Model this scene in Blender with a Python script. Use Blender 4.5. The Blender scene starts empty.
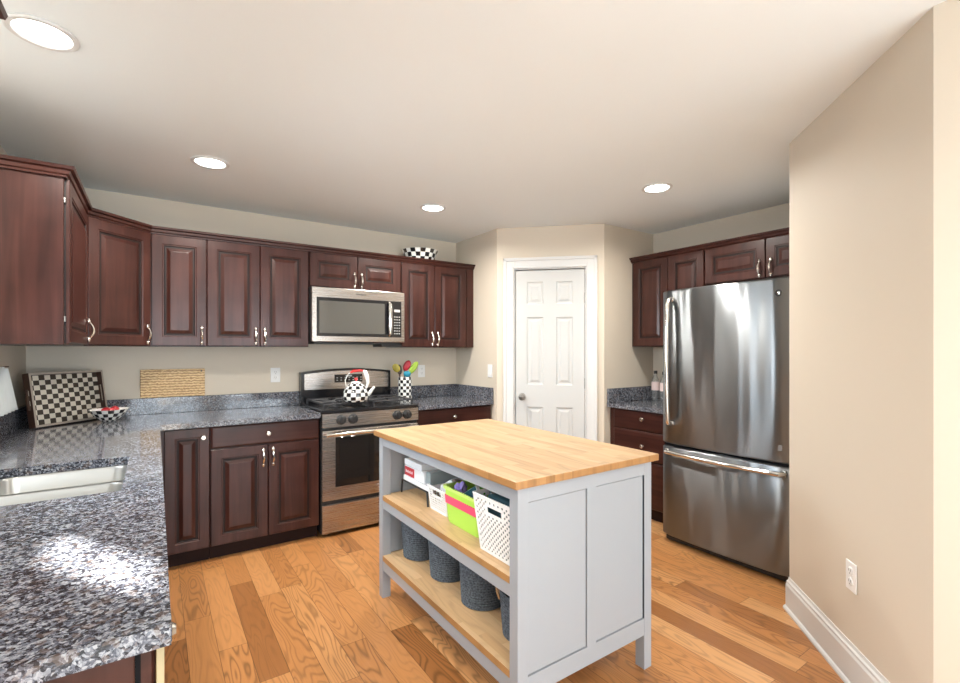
import bpy, bmesh, math, random
from mathutils import Matrix, Vector
random.seed(7)
PI = math.pi
S = bpy.context.scene
COL = S.collection

# ------------------------------------------------------------------ camera
cam = bpy.data.cameras.new('camera'); cam_o = bpy.data.objects.new('camera', cam); COL.objects.link(cam_o)
cam_o.location = (0, 0, 1.337)
cam_o.rotation_euler = (PI/2, 0, -math.radians(34.692))
cam.sensor_fit = 'HORIZONTAL'; cam.sensor_width = 36.0
cam.lens = 477.109/960*36.0
cam.shift_x = (480-485.974)/960
cam.shift_y = (350.224-341.5)/960
cam.clip_start = 0.02
S.camera = cam_o

# ------------------------------------------------------------------ world, sun, added daylight lamps, exposure
W = bpy.data.worlds.new('world'); S.world = W; W.use_nodes = True
W.node_tree.nodes['Background'].inputs[0].default_value = (0.86, 0.93, 1.0, 1)
W.node_tree.nodes['Background'].inputs[1].default_value = 2.0
S.view_settings.view_transform = 'Standard'; S.view_settings.look = 'None'
S.view_settings.gamma = 1.0; S.view_settings.use_curve_mapping = False
S.view_settings.exposure = 0.10

sun = bpy.data.lights.new('sun', 'SUN'); sun_o = bpy.data.objects.new('sun', sun); COL.objects.link(sun_o)
sun.energy = 46.0; sun.angle = math.radians(2.6); sun.color = (1.0, 0.96, 0.88)
_d = Vector((0.52, -0.855, -0.922))
sun_o.rotation_euler = _d.to_track_quat('-Z', 'Y').to_euler()

def window_fill(loc, rot, sx, sy, power, color=(0.79, 0.905, 1.0)):
    l = bpy.data.lights.new('window_daylight', 'AREA'); o = bpy.data.objects.new('window_daylight', l); COL.objects.link(o)
    l.shape = 'RECTANGLE'; l.size = sx; l.size_y = sy; l.energy = power; l.color = color
    o.location = loc; o.rotation_euler = rot
    return o
# area lamps added at the unseen window openings, standing in for their daylight
for wx in (0.15, 1.85, 3.55):
    window_fill((wx, -3.72, 1.25), (math.radians(106), 0, 0), 1.2, 1.9, 70)
window_fill((-0.80, -1.7, 1.15), (0, math.radians(-98), 0), 2.0, 1.9, 20)
window_fill((-0.655, 2.17, 1.50), (0, math.radians(-72), 0), 0.8, 0.88, 20).data.spread = math.radians(110)

LAMP_W = 21.0
LAMP_GLOW = 9.0

# ------------------------------------------------------------------ materials
def new_mat(name):
    m = bpy.data.materials.new(name); m.use_nodes = True
    return m, m.node_tree, m.node_tree.nodes['Principled BSDF']
def N(nt, t, **kw):
    n = nt.nodes.new(t)
    for k, v in kw.items(): setattr(n, k, v)
    return n
def simple(name, col, rough=0.5, metal=0.0, coat=0.0, spec=0.5, bump=0.0, bscale=200, trans=0.0, emit=None, estr=0, var=0.0):
    m, nt, p = new_mat(name)
    p.inputs['Base Color'].default_value = (*col, 1)
    p.inputs['Roughness'].default_value = rough; p.inputs['Metallic'].default_value = metal
    p.inputs['Coat Weight'].default_value = coat; p.inputs['Coat Roughness'].default_value = 0.12
    p.inputs['Specular IOR Level'].default_value = spec
    p.inputs['Transmission Weight'].default_value = trans
    if emit:
        p.inputs['Emission Color'].default_value = (*emit, 1); p.inputs['Emission Strength'].default_value = estr
    tc = N(nt, 'ShaderNodeTexCoord'); no = N(nt, 'ShaderNodeTexNoise'); no.inputs['Scale'].default_value = bscale
    nt.links.new(tc.outputs['Object'], no.inputs['Vector'])
    if bump:
        b = N(nt, 'ShaderNodeBump'); b.inputs['Strength'].default_value = bump; b.inputs['Distance'].default_value = 0.002
        nt.links.new(no.outputs['Fac'], b.inputs['Height']); nt.links.new(b.outputs['Normal'], p.inputs['Normal'])
    if var:
        no2 = N(nt, 'ShaderNodeTexNoise'); no2.inputs['Scale'].default_value = 6
        nt.links.new(tc.outputs['Object'], no2.inputs['Vector'])
        mx = N(nt, 'ShaderNodeMix', data_type='RGBA'); mx.inputs[6].default_value = (*[c*(1-var) for c in col], 1); mx.inputs[7].default_value = (*[min(1, c*(1+var)) for c in col], 1)
        nt.links.new(no2.outputs['Fac'], mx.inputs[0]); nt.links.new(mx.outputs[2], p.inputs['Base Color'])
    return m
def ramp(nt, stops):
    r = N(nt, 'ShaderNodeValToRGB'); e = r.color_ramp.elements
    while len(e) < len(stops): e.new(0.5)
    for i, (pos, c) in enumerate(stops):
        e[i].position = pos; e[i].color = (*c, 1)
    return r
def math_n(nt, op, a, b=None, clamp=False):
    n = N(nt, 'ShaderNodeMath', operation=op); n.use_clamp = clamp
    for i, v in enumerate((a, b)):
        if v is None: continue
        if isinstance(v, (int, float)): n.inputs[i].default_value = v
        else: nt.links.new(v, n.inputs[i])
    return n.outputs[0]

def cherry_mat(name, c_dark, c_mid, c_light, axis='Z', rough=0.32):
    m, nt, p = new_mat(name)
    tc = N(nt, 'ShaderNodeTexCoord'); mp = N(nt, 'ShaderNodeMapping'); oi = N(nt, 'ShaderNodeObjectInfo')
    sc = {'Z': (26, 26, 1.6), 'X': (1.6, 26, 26), 'Y': (26, 1.6, 26)}[axis]
    mp.inputs['Scale'].default_value = sc
    nt.links.new(tc.outputs['Object'], mp.inputs['Vector'])
    cx = N(nt, 'ShaderNodeCombineXYZ'); nt.links.new(math_n(nt, 'MULTIPLY', oi.outputs['Random'], 40.0), cx.inputs[0]); nt.links.new(math_n(nt, 'MULTIPLY', oi.outputs['Random'], 17.0), cx.inputs[2])
    va = N(nt, 'ShaderNodeVectorMath', operation='ADD'); nt.links.new(mp.outputs[0], va.inputs[0]); nt.links.new(cx.outputs[0], va.inputs[1])
    n1 = N(nt, 'ShaderNodeTexNoise'); n1.inputs['Scale'].default_value = 1.0; n1.inputs['Detail'].default_value = 6; n1.inputs['Distortion'].default_value = 0.6
    nt.links.new(va.outputs[0], n1.inputs['Vector'])
    n2 = N(nt, 'ShaderNodeTexNoise'); n2.inputs['Scale'].default_value = 5.0; n2.inputs['Detail'].default_value = 2
    nt.links.new(tc.outputs['Object'], n2.inputs['Vector'])
    f = math_n(nt, 'ADD', math_n(nt, 'MULTIPLY', n1.outputs['Fac'], 0.6), math_n(nt, 'MULTIPLY', n2.outputs['Fac'], 0.4))
    r = ramp(nt, [(0.33, c_dark), (0.5, c_mid), (0.68, c_light)])
    nt.links.new(f, r.inputs[0]); nt.links.new(r.outputs[0], p.inputs['Base Color'])
    p.inputs['Roughness'].default_value = rough; p.inputs['Coat Weight'].default_value = 0.12; p.inputs['Coat Roughness'].default_value = 0.16; p.inputs['Specular IOR Level'].default_value = 0.30
    return m

def granite_mat():
    m, nt, p = new_mat('granite')
    tc = N(nt, 'ShaderNodeTexCoord')
    def vor(scale, feat='F1'):
        v = N(nt, 'ShaderNodeTexVoronoi', feature=feat); v.inputs['Scale'].default_value = scale; v.inputs['Randomness'].default_value = 1
        return v
    nz = N(nt, 'ShaderNodeTexNoise'); nz.inputs['Scale'].default_value = 70; nz.inputs['Detail'].default_value = 3
    nt.links.new(tc.outputs['Object'], nz.inputs['Vector'])
    mx = N(nt, 'ShaderNodeMix', data_type='RGBA'); mx.inputs[0].default_value = 0.012
    nt.links.new(tc.outputs['Object'], mx.inputs[6]); nt.links.new(nz.outputs['Color'], mx.inputs[7])
    v1 = vor(165); v2 = vor(310); v3 = vor(90)
    for v in (v1, v2, v3): nt.links.new(mx.outputs[2], v.inputs['Vector'])
    s1 = N(nt, 'ShaderNodeSeparateColor'); nt.links.new(v1.outputs['Color'], s1.inputs[0])
    s2 = N(nt, 'ShaderNodeSeparateColor'); nt.links.new(v2.outputs['Color'], s2.inputs[0])
    s3 = N(nt, 'ShaderNodeSeparateColor'); nt.links.new(v3.outputs['Color'], s3.inputs[0])
    big = N(nt, 'ShaderNodeTexNoise'); big.inputs['Scale'].default_value = 14; big.inputs['Detail'].default_value = 3
    nt.links.new(tc.outputs['Object'], big.inputs['Vector'])
    f = math_n(nt, 'ADD', math_n(nt, 'MULTIPLY', s1.outputs[0], 0.62), math_n(nt, 'MULTIPLY', s2.outputs[0], 0.38))
    f = math_n(nt, 'ADD', f, math_n(nt, 'MULTIPLY', math_n(nt, 'SUBTRACT', big.outputs['Fac'], 0.5), 0.35))
    r = ramp(nt, [(0.0, (0.012, 0.012, 0.016)), (0.30, (0.024, 0.025, 0.031)), (0.45, (0.074, 0.080, 0.103)), (0.60, (0.140, 0.151, 0.184)), (0.82, (0.34, 0.355, 0.385))])
    r.color_ramp.interpolation = 'LINEAR'
    nt.links.new(f, r.inputs[0])
    mb = N(nt, 'ShaderNodeMix', data_type='RGBA'); mb.inputs[7].default_value = (0.16, 0.11, 0.085, 1)
    gt = math_n(nt, 'MULTIPLY', math_n(nt, 'GREATER_THAN', s3.outputs[1], 0.82), 0.35)
    nt.links.new(gt, mb.inputs[0]); nt.links.new(r.outputs[0], mb.inputs[6])
    nt.links.new(mb.outputs[2], p.inputs['Base Color'])
    p.inputs['Roughness'].default_value = 0.09
    p.inputs['Specular IOR Level'].default_value = 0.55
    return m

def planks_mat(name, width, length, tones, grain_amp, gap=0.012, rough=0.3, along='Y', coat=0.2, ring=34, gapdark=0.45):
    m, nt, p = new_mat(name)
    tc = N(nt, 'ShaderNodeTexCoord'); sp = N(nt, 'ShaderNodeSeparateXYZ'); nt.links.new(tc.outputs['Object'], sp.inputs[0])
    u0, v0 = (sp.outputs[0], sp.outputs[1]) if along == 'Y' else (sp.outputs[1], sp.outputs[0])
    u = math_n(nt, 'DIVIDE', u0, width); iu = math_n(nt, 'FLOOR', u); fu = math_n(nt, 'FRACT', u)
    wn = N(nt, 'ShaderNodeTexWhiteNoise', noise_dimensions='1D'); nt.links.new(iu, wn.inputs['W'])
    v = math_n(nt, 'ADD', math_n(nt, 'DIVIDE', v0, length), math_n(nt, 'MULTIPLY', wn.outputs['Value'], 7.3))
    iv = math_n(nt, 'FLOOR', v); fv = math_n(nt, 'FRACT', v)
    cb = N(nt, 'ShaderNodeCombineXYZ'); nt.links.new(iu, cb.inputs[0]); nt.links.new(iv, cb.inputs[1])
    w2 = N(nt, 'ShaderNodeTexWhiteNoise', noise_dimensions='2D'); nt.links.new(cb.outputs[0], w2.inputs['Vector'])
    tone = ramp(nt, tones); nt.links.new(w2.outputs['Value'], tone.inputs[0])
    # grain: contour rings of a stretched noise, its own per board
    gv = N(nt, 'ShaderNodeCombineXYZ')
    nt.links.new(math_n(nt, 'MULTIPLY', u0, 9.0), gv.inputs[0]); nt.links.new(math_n(nt, 'MULTIPLY', v0, 1.5), gv.inputs[1])
    nt.links.new(math_n(nt, 'MULTIPLY', w2.outputs['Value'], 90.0), gv.inputs[2])
    gn = N(nt, 'ShaderNodeTexNoise'); gn.inputs['Scale'].default_value = 1.0; gn.inputs['Detail'].default_value = 1.5; gn.inputs['Distortion'].default_value = 0.35
    nt.links.new(gv.outputs[0], gn.inputs['Vector'])
    rings = math_n(nt, 'SINE', math_n(nt, 'MULTIPLY', gn.outputs['Fac'], float(ring)*PI))
    rings = math_n(nt, 'MULTIPLY', math_n(nt, 'ADD', rings, 1.0), 0.5)
    rings = math_n(nt, 'POWER', rings, 3.2)
    fv2 = N(nt, 'ShaderNodeCombineXYZ'); nt.links.new(math_n(nt, 'MULTIPLY', u0, 160.0), fv2.inputs[0]); nt.links.new(math_n(nt, 'MULTIPLY', v0, 6.0), fv2.inputs[1]); nt.links.new(w2.outputs['Value'], fv2.inputs[2])
    fn = N(nt, 'ShaderNodeTexNoise'); fn.inputs['Scale'].default_value = 1.0; fn.inputs['Detail'].default_value = 3
    nt.links.new(fv2.outputs[0], fn.inputs['Vector'])
    w3 = N(nt, 'ShaderNodeSeparateColor'); nt.links.new(w2.outputs['Color'], w3.inputs[0])
    rings = math_n(nt, 'MULTIPLY', rings, math_n(nt, 'ADD', math_n(nt, 'MULTIPLY', w3.outputs[1], 1.1), 0.35))
    g = math_n(nt, 'ADD', math_n(nt, 'MULTIPLY', rings, grain_amp), math_n(nt, 'MULTIPLY', math_n(nt, 'SUBTRACT', fn.outputs['Fac'], 0.5), 0.5*grain_amp+0.1))
    g = math_n(nt, 'SUBTRACT', 1.0+grain_amp*0.35, g)
    e = math_n(nt, 'MINIMUM', math_n(nt, 'MINIMUM', fu, math_n(nt, 'SUBTRACT', 1.0, fu)), math_n(nt, 'MULTIPLY', math_n(nt, 'MINIMUM', fv, math_n(nt, 'SUBTRACT', 1.0, fv)), length/width))
    gp = math_n(nt, 'GREATER_THAN', e, gap)
    gp = math_n(nt, 'ADD', math_n(nt, 'MULTIPLY', gp, 1-gapdark), gapdark)
    g = math_n(nt, 'MULTIPLY', g, gp)
    vm = N(nt, 'ShaderNodeVectorMath', operation='SCALE'); nt.links.new(tone.outputs[0], vm.inputs[0]); nt.links.new(g, vm.inputs[3])
    nt.links.new(vm.outputs[0], p.inputs['Base Color'])
    p.inputs['Roughness'].default_value = rough; p.inputs['Coat Weight'].default_value = coat; p.inputs['Coat Roughness'].default_value = 0.18
    return m

def steel_mat(name, col=(0.62, 0.61, 0.59), rough=0.24, axis='Z', wav=0.0, brush=0.25, aniso=0.0):
    m, nt, p = new_mat(name)
    p.inputs['Base Color'].default_value = (*col, 1); p.inputs['Metallic'].default_value = 1.0
    tc = N(nt, 'ShaderNodeTexCoord'); mp = N(nt, 'ShaderNodeMapping')
    mp.inputs['Scale'].default_value = {'Z': (400, 400, 3), 'X': (3, 400, 400), 'Y': (400, 3, 400), 'H': (3, 3, 500)}[axis]
    nt.links.new(tc.outputs['Object'], mp.inputs['Vector'])
    n = N(nt, 'ShaderNodeTexNoise'); n.inputs['Scale'].default_value = 1.0; n.inputs['Detail'].default_value = 3
    nt.links.new(mp.outputs[0], n.inputs['Vector'])
    nt.links.new(math_n(nt, 'ADD', rough-brush*0.3, math_n(nt, 'MULTIPLY', n.outputs['Fac'], brush*0.6)), p.inputs['Roughness'])
    b = N(nt, 'ShaderNodeBump'); b.inputs['Strength'].default_value = 0.05; b.inputs['Distance'].default_value = 0.001
    nt.links.new(n.outputs['Fac'], b.inputs['Height'])
    last = b
    if wav:
        m2 = N(nt, 'ShaderNodeMapping'); m2.inputs['Scale'].default_value = (7, 7, 0.9); nt.links.new(tc.outputs['Object'], m2.inputs['Vector'])
        n2 = N(nt, 'ShaderNodeTexNoise'); n2.inputs['Scale'].default_value = 1.0; n2.inputs['Detail'].default_value = 1
        nt.links.new(m2.outputs[0], n2.inputs['Vector'])
        b2 = N(nt, 'ShaderNodeBump'); b2.inputs['Strength'].default_value = wav; b2.inputs['Distance'].default_value = 0.01
        nt.links.new(n2.outputs['Fac'], b2.inputs['Height']); nt.links.new(b.outputs['Normal'], b2.inputs['Normal']); last = b2
    nt.links.new(last.outputs['Normal'], p.inputs['Normal'])
    if aniso:
        p.inputs['Anisotropic'].default_value = aniso; p.inputs['Anisotropic Rotation'].default_value = 0.25
        tg = N(nt, 'ShaderNodeTangent', direction_type='RADIAL', axis='Z'); nt.links.new(tg.outputs[0], p.inputs['Tangent'])
    return m

def rope_mat():
    m, nt, p = new_mat('slate_rope')
    tc = N(nt, 'ShaderNodeTexCoord'); mp = N(nt, 'ShaderNodeMapping'); mp.inputs['Scale'].default_value = (120, 120, 140)
    nt.links.new(tc.outputs['Object'], mp.inputs['Vector'])
    n = N(nt, 'ShaderNodeTexNoise'); n.inputs['Scale'].default_value = 1.0; n.inputs['Detail'].default_value = 2
    nt.links.new(mp.outputs[0], n.inputs['Vector'])
    r = ramp(nt, [(0.35, (0.050, 0.060, 0.074)), (0.7, (0.145, 0.165, 0.19))]); nt.links.new(n.outputs['Fac'], r.inputs[0])
    nt.links.new(r.outputs[0], p.inputs['Base Color']); p.inputs['Roughness'].default_value = 0.9
    b = N(nt, 'ShaderNodeBump'); b.inputs['Strength'].default_value = 0.5; b.inputs['Distance'].default_value = 0.003
    nt.links.new(n.outputs['Fac'], b.inputs['Height']); nt.links.new(b.outputs['Normal'], p.inputs['Normal'])
    return m

def carved_mat():
    m, nt, p = new_mat('carved_bamboo')
    tc = N(nt, 'ShaderNodeTexCoord')
    w = N(nt, 'ShaderNodeTexWave', bands_direction='Z'); w.inputs['Scale'].default_value = 17; w.inputs['Distortion'].default_value = 3.0; w.inputs['Detail'].default_value = 2; w.inputs['Detail Scale'].default_value = 3
    nt.links.new(tc.outputs['Object'], w.inputs['Vector'])
    mp = N(nt, 'ShaderNodeMapping'); mp.inputs['Scale'].default_value = (70, 10, 130); nt.links.new(tc.outputs['Object'], mp.inputs['Vector'])
    n = N(nt, 'ShaderNodeTexNoise'); n.inputs['Scale'].default_value = 1.0; n.inputs['Detail'].default_value = 2; nt.links.new(mp.outputs[0], n.inputs['Vector'])
    f = math_n(nt, 'ADD', math_n(nt, 'MULTIPLY', w.outputs['Fac'], 0.35), math_n(nt, 'MULTIPLY', n.outputs['Fac'], 0.65))
    r = ramp(nt, [(0.3, (0.33, 0.17, 0.06)), (0.5, (0.60, 0.38, 0.17)), (0.68, (0.80, 0.60, 0.33))])
    nt.links.new(f, r.inputs[0]); nt.links.new(r.outputs[0], p.inputs['Base Color']); p.inputs['Roughness'].default_value = 0.5
    return m

M = {}
M['wall'] = simple('beige_paint', (0.645, 0.575, 0.475), 0.6, bump=0.03, bscale=350)
M['ceiling'] = simple('ceiling_paint', (0.83, 0.88, 0.895), 0.75, bump=0.03, bscale=300)
M['trim'] = simple('white_trim_paint', (0.68, 0.685, 0.68), 0.35)
M['door'] = simple('white_door_paint', (0.55, 0.56, 0.555), 0.38)
M['cherry'] = cherry_mat('cherry_upright', (0.024, 0.0072, 0.0052), (0.043, 0.0132, 0.0096), (0.066, 0.0225, 0.0165))
M['cherry_x'] = cherry_mat('cherry_level', (0.024, 0.0072, 0.0052), (0.043, 0.0132, 0.0096), (0.066, 0.0225, 0.0165), 'X')
M['cherry_dark'] = simple('cherry_toe_kick', (0.020, 0.008, 0.006), 0.7, spec=0.2)
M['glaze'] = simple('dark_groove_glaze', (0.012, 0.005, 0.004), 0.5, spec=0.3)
M['cherry_in'] = simple('cabinet_underside', (0.42, 0.30, 0.20), 0.5)
M['granite'] = granite_mat()
M['floor'] = planks_mat('oak_floor', 0.115, 0.95, [(0.0, (0.29, 0.118, 0.037)), (0.10, (0.40, 0.172, 0.057)), (0.55, (0.46, 0.207, 0.072)), (0.85, (0.51, 0.245, 0.092)), (1.0, (0.56, 0.30, 0.13))], 0.36, ring=34, rough=0.30)
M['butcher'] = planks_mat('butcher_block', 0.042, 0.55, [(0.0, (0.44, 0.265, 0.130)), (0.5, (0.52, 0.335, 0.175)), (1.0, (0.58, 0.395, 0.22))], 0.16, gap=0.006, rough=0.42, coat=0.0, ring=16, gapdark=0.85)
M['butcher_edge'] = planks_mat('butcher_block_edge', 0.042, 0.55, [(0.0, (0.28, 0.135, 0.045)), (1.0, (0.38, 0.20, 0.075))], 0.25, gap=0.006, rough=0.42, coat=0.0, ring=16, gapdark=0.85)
M['island'] = simple('grey_island_paint', (0.325, 0.345, 0.370), 0.42)
M['steel'] = steel_mat('brushed_steel', (0.46, 0.42, 0.385), 0.27, 'X')
M['steel_fridge'] = steel_mat('fridge_steel', (0.225, 0.238, 0.25), 0.33, 'H', wav=1.0, brush=0.08, aniso=1.0)
M['steel_sink'] = steel_mat('sink_steel', (0.52, 0.53, 0.52), 0.34, 'X')
M['chrome'] = simple('polished_chrome', (0.78, 0.77, 0.75), 0.14, 1.0)
M['nickel'] = simple('satin_nickel', (0.78, 0.74, 0.69), 0.22, 1.0)
M['knobsteel'] = simple('door_knob_nickel', (0.36, 0.34, 0.31), 0.28, 1.0)
M['black'] = simple('black_enamel', (0.012, 0.012, 0.014), 0.16)
M['blackmat'] = simple('black_plastic', (0.018, 0.018, 0.019), 0.45)
M['iron'] = simple('cast_iron', (0.02, 0.02, 0.024), 0.42, bump=0.2, bscale=300)
M['ovenglass'] = simple('oven_glass', (0.012, 0.010, 0.009), 0.05, spec=0.6)
M['mwglass'] = simple('microwave_glass', (0.085, 0.083, 0.075), 0.07, spec=0.6)
M['gasket'] = simple('dark_gasket', (0.008, 0.008, 0.009), 0.8, spec=0.1)  # fridge gasket; also the painted gap shadow on the near left base cabinet
M['grey_plastic'] = simple('grey_plastic', (0.22, 0.22, 0.23), 0.5)
M['white_plastic'] = simple('white_plastic', (0.82, 0.82, 0.81), 0.35)
M['white'] = simple('white_glaze', (0.80, 0.80, 0.77), 0.16, coat=0.3)
M['blackglaze'] = simple('black_glaze', (0.012, 0.012, 0.013), 0.14, coat=0.3)
M['cream_sq'] = simple('cream_squares', (0.66, 0.61, 0.52), 0.35)
M['cream_sq2'] = simple('pale_wool_rug', (0.78, 0.77, 0.73), 0.9, bump=0.3, bscale=120)
M['dark_sq'] = simple('dark_squares', (0.035, 0.024, 0.016), 0.35)
M['walnut'] = simple('walnut_tray_wood', (0.06, 0.026, 0.016), 0.4, var=0.3)
M['tray_edge'] = simple('worn_tray_edge', (0.42, 0.35, 0.29), 0.5)
M['carved'] = carved_mat()
M['rope'] = rope_mat()
M['tan'] = simple('tan_leather', (0.42, 0.25, 0.12), 0.6)
M['basket'] = simple('white_basket_plastic', (0.84, 0.84, 0.83), 0.4)
M['lime'] = simple('lime_green_plastic', (0.46, 0.80, 0.10), 0.4)
M['limelight'] = simple('pale_lime_rim', (0.62, 0.85, 0.22), 0.4)
M['pink'] = simple('pink_plastic', (0.85, 0.09, 0.19), 0.4)
M['purple'] = simple('purple_wrap', (0.30, 0.22, 0.58), 0.45, var=0.3)
M['green'] = simple('leaf_green', (0.07, 0.42, 0.03), 0.5)
M['teal'] = simple('dark_teal', (0.02, 0.085, 0.105), 0.45, var=0.2)
M['teal_cloth'] = simple('dark_teal_cloth', (0.022, 0.07, 0.09), 0.8, bump=0.3, bscale=90)
M['paper'] = simple('white_card', (0.78, 0.80, 0.82), 0.55)
M['greycard'] = simple('grey_card', (0.28, 0.33, 0.34), 0.5)
M['redlabel'] = simple('red_label', (0.50, 0.02, 0.03), 0.4)
M['red'] = simple('red_enamel', (0.62, 0.03, 0.03), 0.3)
M['redsil'] = simple('red_silicone', (0.36, 0.010, 0.022), 0.4)
M['olive'] = simple('olive_silicone', (0.30, 0.25, 0.03), 0.45)
M['limesil'] = simple('lime_silicone', (0.25, 0.37, 0.03), 0.45)
M['turq'] = simple('turquoise_silicone', (0.015, 0.22, 0.32), 0.4)
M['clearplastic'] = simple('clear_plastic', (0.92, 0.95, 0.96), 0.06, trans=0.9)
M['bottlelabel'] = simple('pale_pink_label', (0.74, 0.60, 0.58), 0.45, var=0.3)
M['cloth'] = simple('white_cloth', (0.80, 0.82, 0.80), 0.8)
M['hinge'] = simple('hinge_metal', (0.34, 0.33, 0.31), 0.35, 1.0)
M['cream'] = simple('cream_panel', (0.40, 0.335, 0.20), 0.5)
M['diffuser'] = simple('lamp_lens', (0.9, 0.9, 0.88), 0.4, emit=(1.0, 0.97, 0.9), estr=LAMP_GLOW)
M['shade'] = simple('window_shade_fabric', (0.7, 0.69, 0.66), 0.8)
M['button'] = simple('pale_button_marks', (0.50, 0.50, 0.48), 0.5)
M['slot'] = simple('outlet_slot', (0.12, 0.12, 0.12), 0.6)
M['red_leaf'] = simple('red_fruit_skin', (0.33, 0.006, 0.012), 0.3)

# ------------------------------------------------------------------ mesh helpers
def BM(): return bmesh.new()
def link(name, bm, mats, parent=None, smooth=False, label=None, world=True):
    """bm -> one mesh object.  With a parent and world=True the verts are in world coordinates."""
    if parent is not None and world:
        bmesh.ops.transform(bm, matrix=parent.matrix_basis.inverted(), verts=bm.verts)
    bmesh.ops.recalc_face_normals(bm, faces=bm.faces)
    me = bpy.data.meshes.new(name); bm.to_mesh(me); bm.free()
    if not isinstance(mats, (list, tuple)): mats = [mats]
    for m in mats: me.materials.append(m)
    o = bpy.data.objects.new(name, me); COL.objects.link(o)
    if smooth:
        for f in me.polygons: f.use_smooth = True
        me.set_sharp_from_angle(angle=math.radians(38))
    if parent is not None: o.parent = parent
    if label: o['label'] = label
    return o
def tag(o, label, cat, group=None):
    o['label'] = label; o['category'] = cat
    if group: o['group'] = group
    return o
def thing(name, label, cat, loc, rotz=0.0, group=None):
    o = bpy.data.objects.new(name, None); COL.objects.link(o); o.empty_display_size = 0.1
    o.location = loc; o.rotation_euler = (0, 0, rotz)
    o.matrix_basis = Matrix.Translation(Vector(loc)) @ Matrix.Rotation(rotz, 4, 'Z')
    return tag(o, label, cat, group)
def struct(name, bm, mat):
    o = link(name, bm, mat); o['kind'] = 'structure'; return o
def dup(root, loc, label=None, rotz=None):
    r = root.copy(); COL.objects.link(r); r.location = loc
    if rotz is not None: r.rotation_euler = (0, 0, rotz)
    if label: r['label'] = label
    for ch in list(root.children):
        c = ch.copy(); COL.objects.link(c); c.parent = r
        for g in list(ch.children):
            d = g.copy(); COL.objects.link(d); d.parent = c
    return r

def box(bm, x0, x1, y0, y1, z0, z1, bev=0.0, seg=2, mi=0):
    x0, x1 = sorted((x0, x1)); y0, y1 = sorted((y0, y1)); z0, z1 = sorted((z0, z1))
    mt = Matrix.Translation(((x0+x1)/2, (y0+y1)/2, (z0+z1)/2)) @ Matrix.Diagonal((x1-x0, y1-y0, z1-z0, 1))
    r = bmesh.ops.create_cube(bm, size=1.0, matrix=mt)
    vs = r['verts']; fs = {f for v in vs for f in v.link_faces}
    for f in fs: f.material_index = mi
    if bev > 0:
        es = list({e for v in vs for e in v.link_edges})
        bmesh.ops.bevel(bm, geom=es, offset=bev, segments=seg, affect='EDGES', profile=0.5)
def prism(bm, poly, z0, z1, mi=0):
    a = [bm.verts.new((x, y, z0)) for x, y in poly]; b = [bm.verts.new((x, y, z1)) for x, y in poly]
    n = len(poly); fs = [bm.faces.new(a), bm.faces.new(b)]
    for i in range(n): fs.append(bm.faces.new((a[i], a[(i+1) % n], b[(i+1) % n], b[i])))
    for f in fs: f.material_index = mi
def tube(bm, pts, rad, seg=8, cap=True, mi=0, flat=1.0):
    pts = [Vector(p) for p in pts]; n = len(pts)
    rads = rad if isinstance(rad, (list, tuple)) else [rad]*n
    rings = []; up = None
    for i, p in enumerate(pts):
        t = (pts[min(i+1, n-1)]-pts[max(i-1, 0)]).normalized()
        if up is None:
            up = Vector((0, 0, 1)) if abs(t.z) < 0.9 else Vector((1, 0, 0))
        sde = t.cross(up); sde.normalize(); u = sde.cross(t).normalized(); up = u
        rings.append([bm.verts.new(p+sde*math.cos(2*PI*k/seg)*rads[i]+u*math.sin(2*PI*k/seg)*rads[i]*flat) for k in range(seg)])
    for a, b in zip(rings, rings[1:]):
        for k in range(seg):
            f = bm.faces.new((a[k], a[(k+1) % seg], b[(k+1) % seg], b[k])); f.material_index = mi
    if cap:
        for r in (rings[0], rings[-1]):
            f = bm.faces.new(r); f.material_index = mi
def sphere(bm, c, r, seg=12, mi=0, sc=(1, 1, 1)):
    k = bmesh.ops.create_uvsphere(bm, u_segments=seg, v_segments=max(6, seg//2+2), radius=r, matrix=Matrix.Translation(c) @ Matrix.Diagonal((*sc, 1)))
    for v in k['verts']:
        for f in v.link_faces: f.material_index = mi
def lathe(bm, prof, seg=24, mt=None, mi=None, sx=1.0, sy=1.0, close=True):
    """prof: (r, z) from bottom to top; mi(i, k) gives the material of ring i, segment k"""
    mt = mt or Matrix.Identity(4); rings = []
    for r, z in prof:
        if r < 1e-5: rings.append([bm.verts.new(mt @ Vector((0, 0, z)))])
        else: rings.append([bm.verts.new(mt @ Vector((r*sx*math.cos(2*PI*k/seg), r*sy*math.sin(2*PI*k/seg), z))) for k in range(seg)])
    for i, (a, b) in enumerate(zip(rings, rings[1:])):
        for k in range(seg):
            k2 = (k+1) % seg
            vs = [a[0] if len(a) == 1 else a[k], a[0] if len(a) == 1 else a[k2], b[0] if len(b) == 1 else b[k2], b[0] if len(b) == 1 else b[k]]
            vs = list(dict.fromkeys(vs))
            if len(vs) < 3: continue
            f = bm.faces.new(vs)
            if mi: f.material_index = mi(i, k)
    if close:
        for r in (rings[0], rings[-1]):
            if len(r) > 2: bm.faces.new(r)
def ring_loft(bm, rings, cap0=True, cap1=True, mi=0, dark=()):
    vr = [[bm.verts.new(p) for p in r] for r in rings]
    for ri, (a, b) in enumerate(zip(vr, vr[1:])):
        n = len(a)
        for k in range(n):
            f = bm.faces.new((a[k], a[(k+1) % n], b[(k+1) % n], b[k])); f.material_index = 1 if ri in dark else mi
    if cap0: bm.faces.new(vr[0]).material_index = mi
    if cap1: bm.faces.new(vr[-1]).material_index = mi
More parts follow.
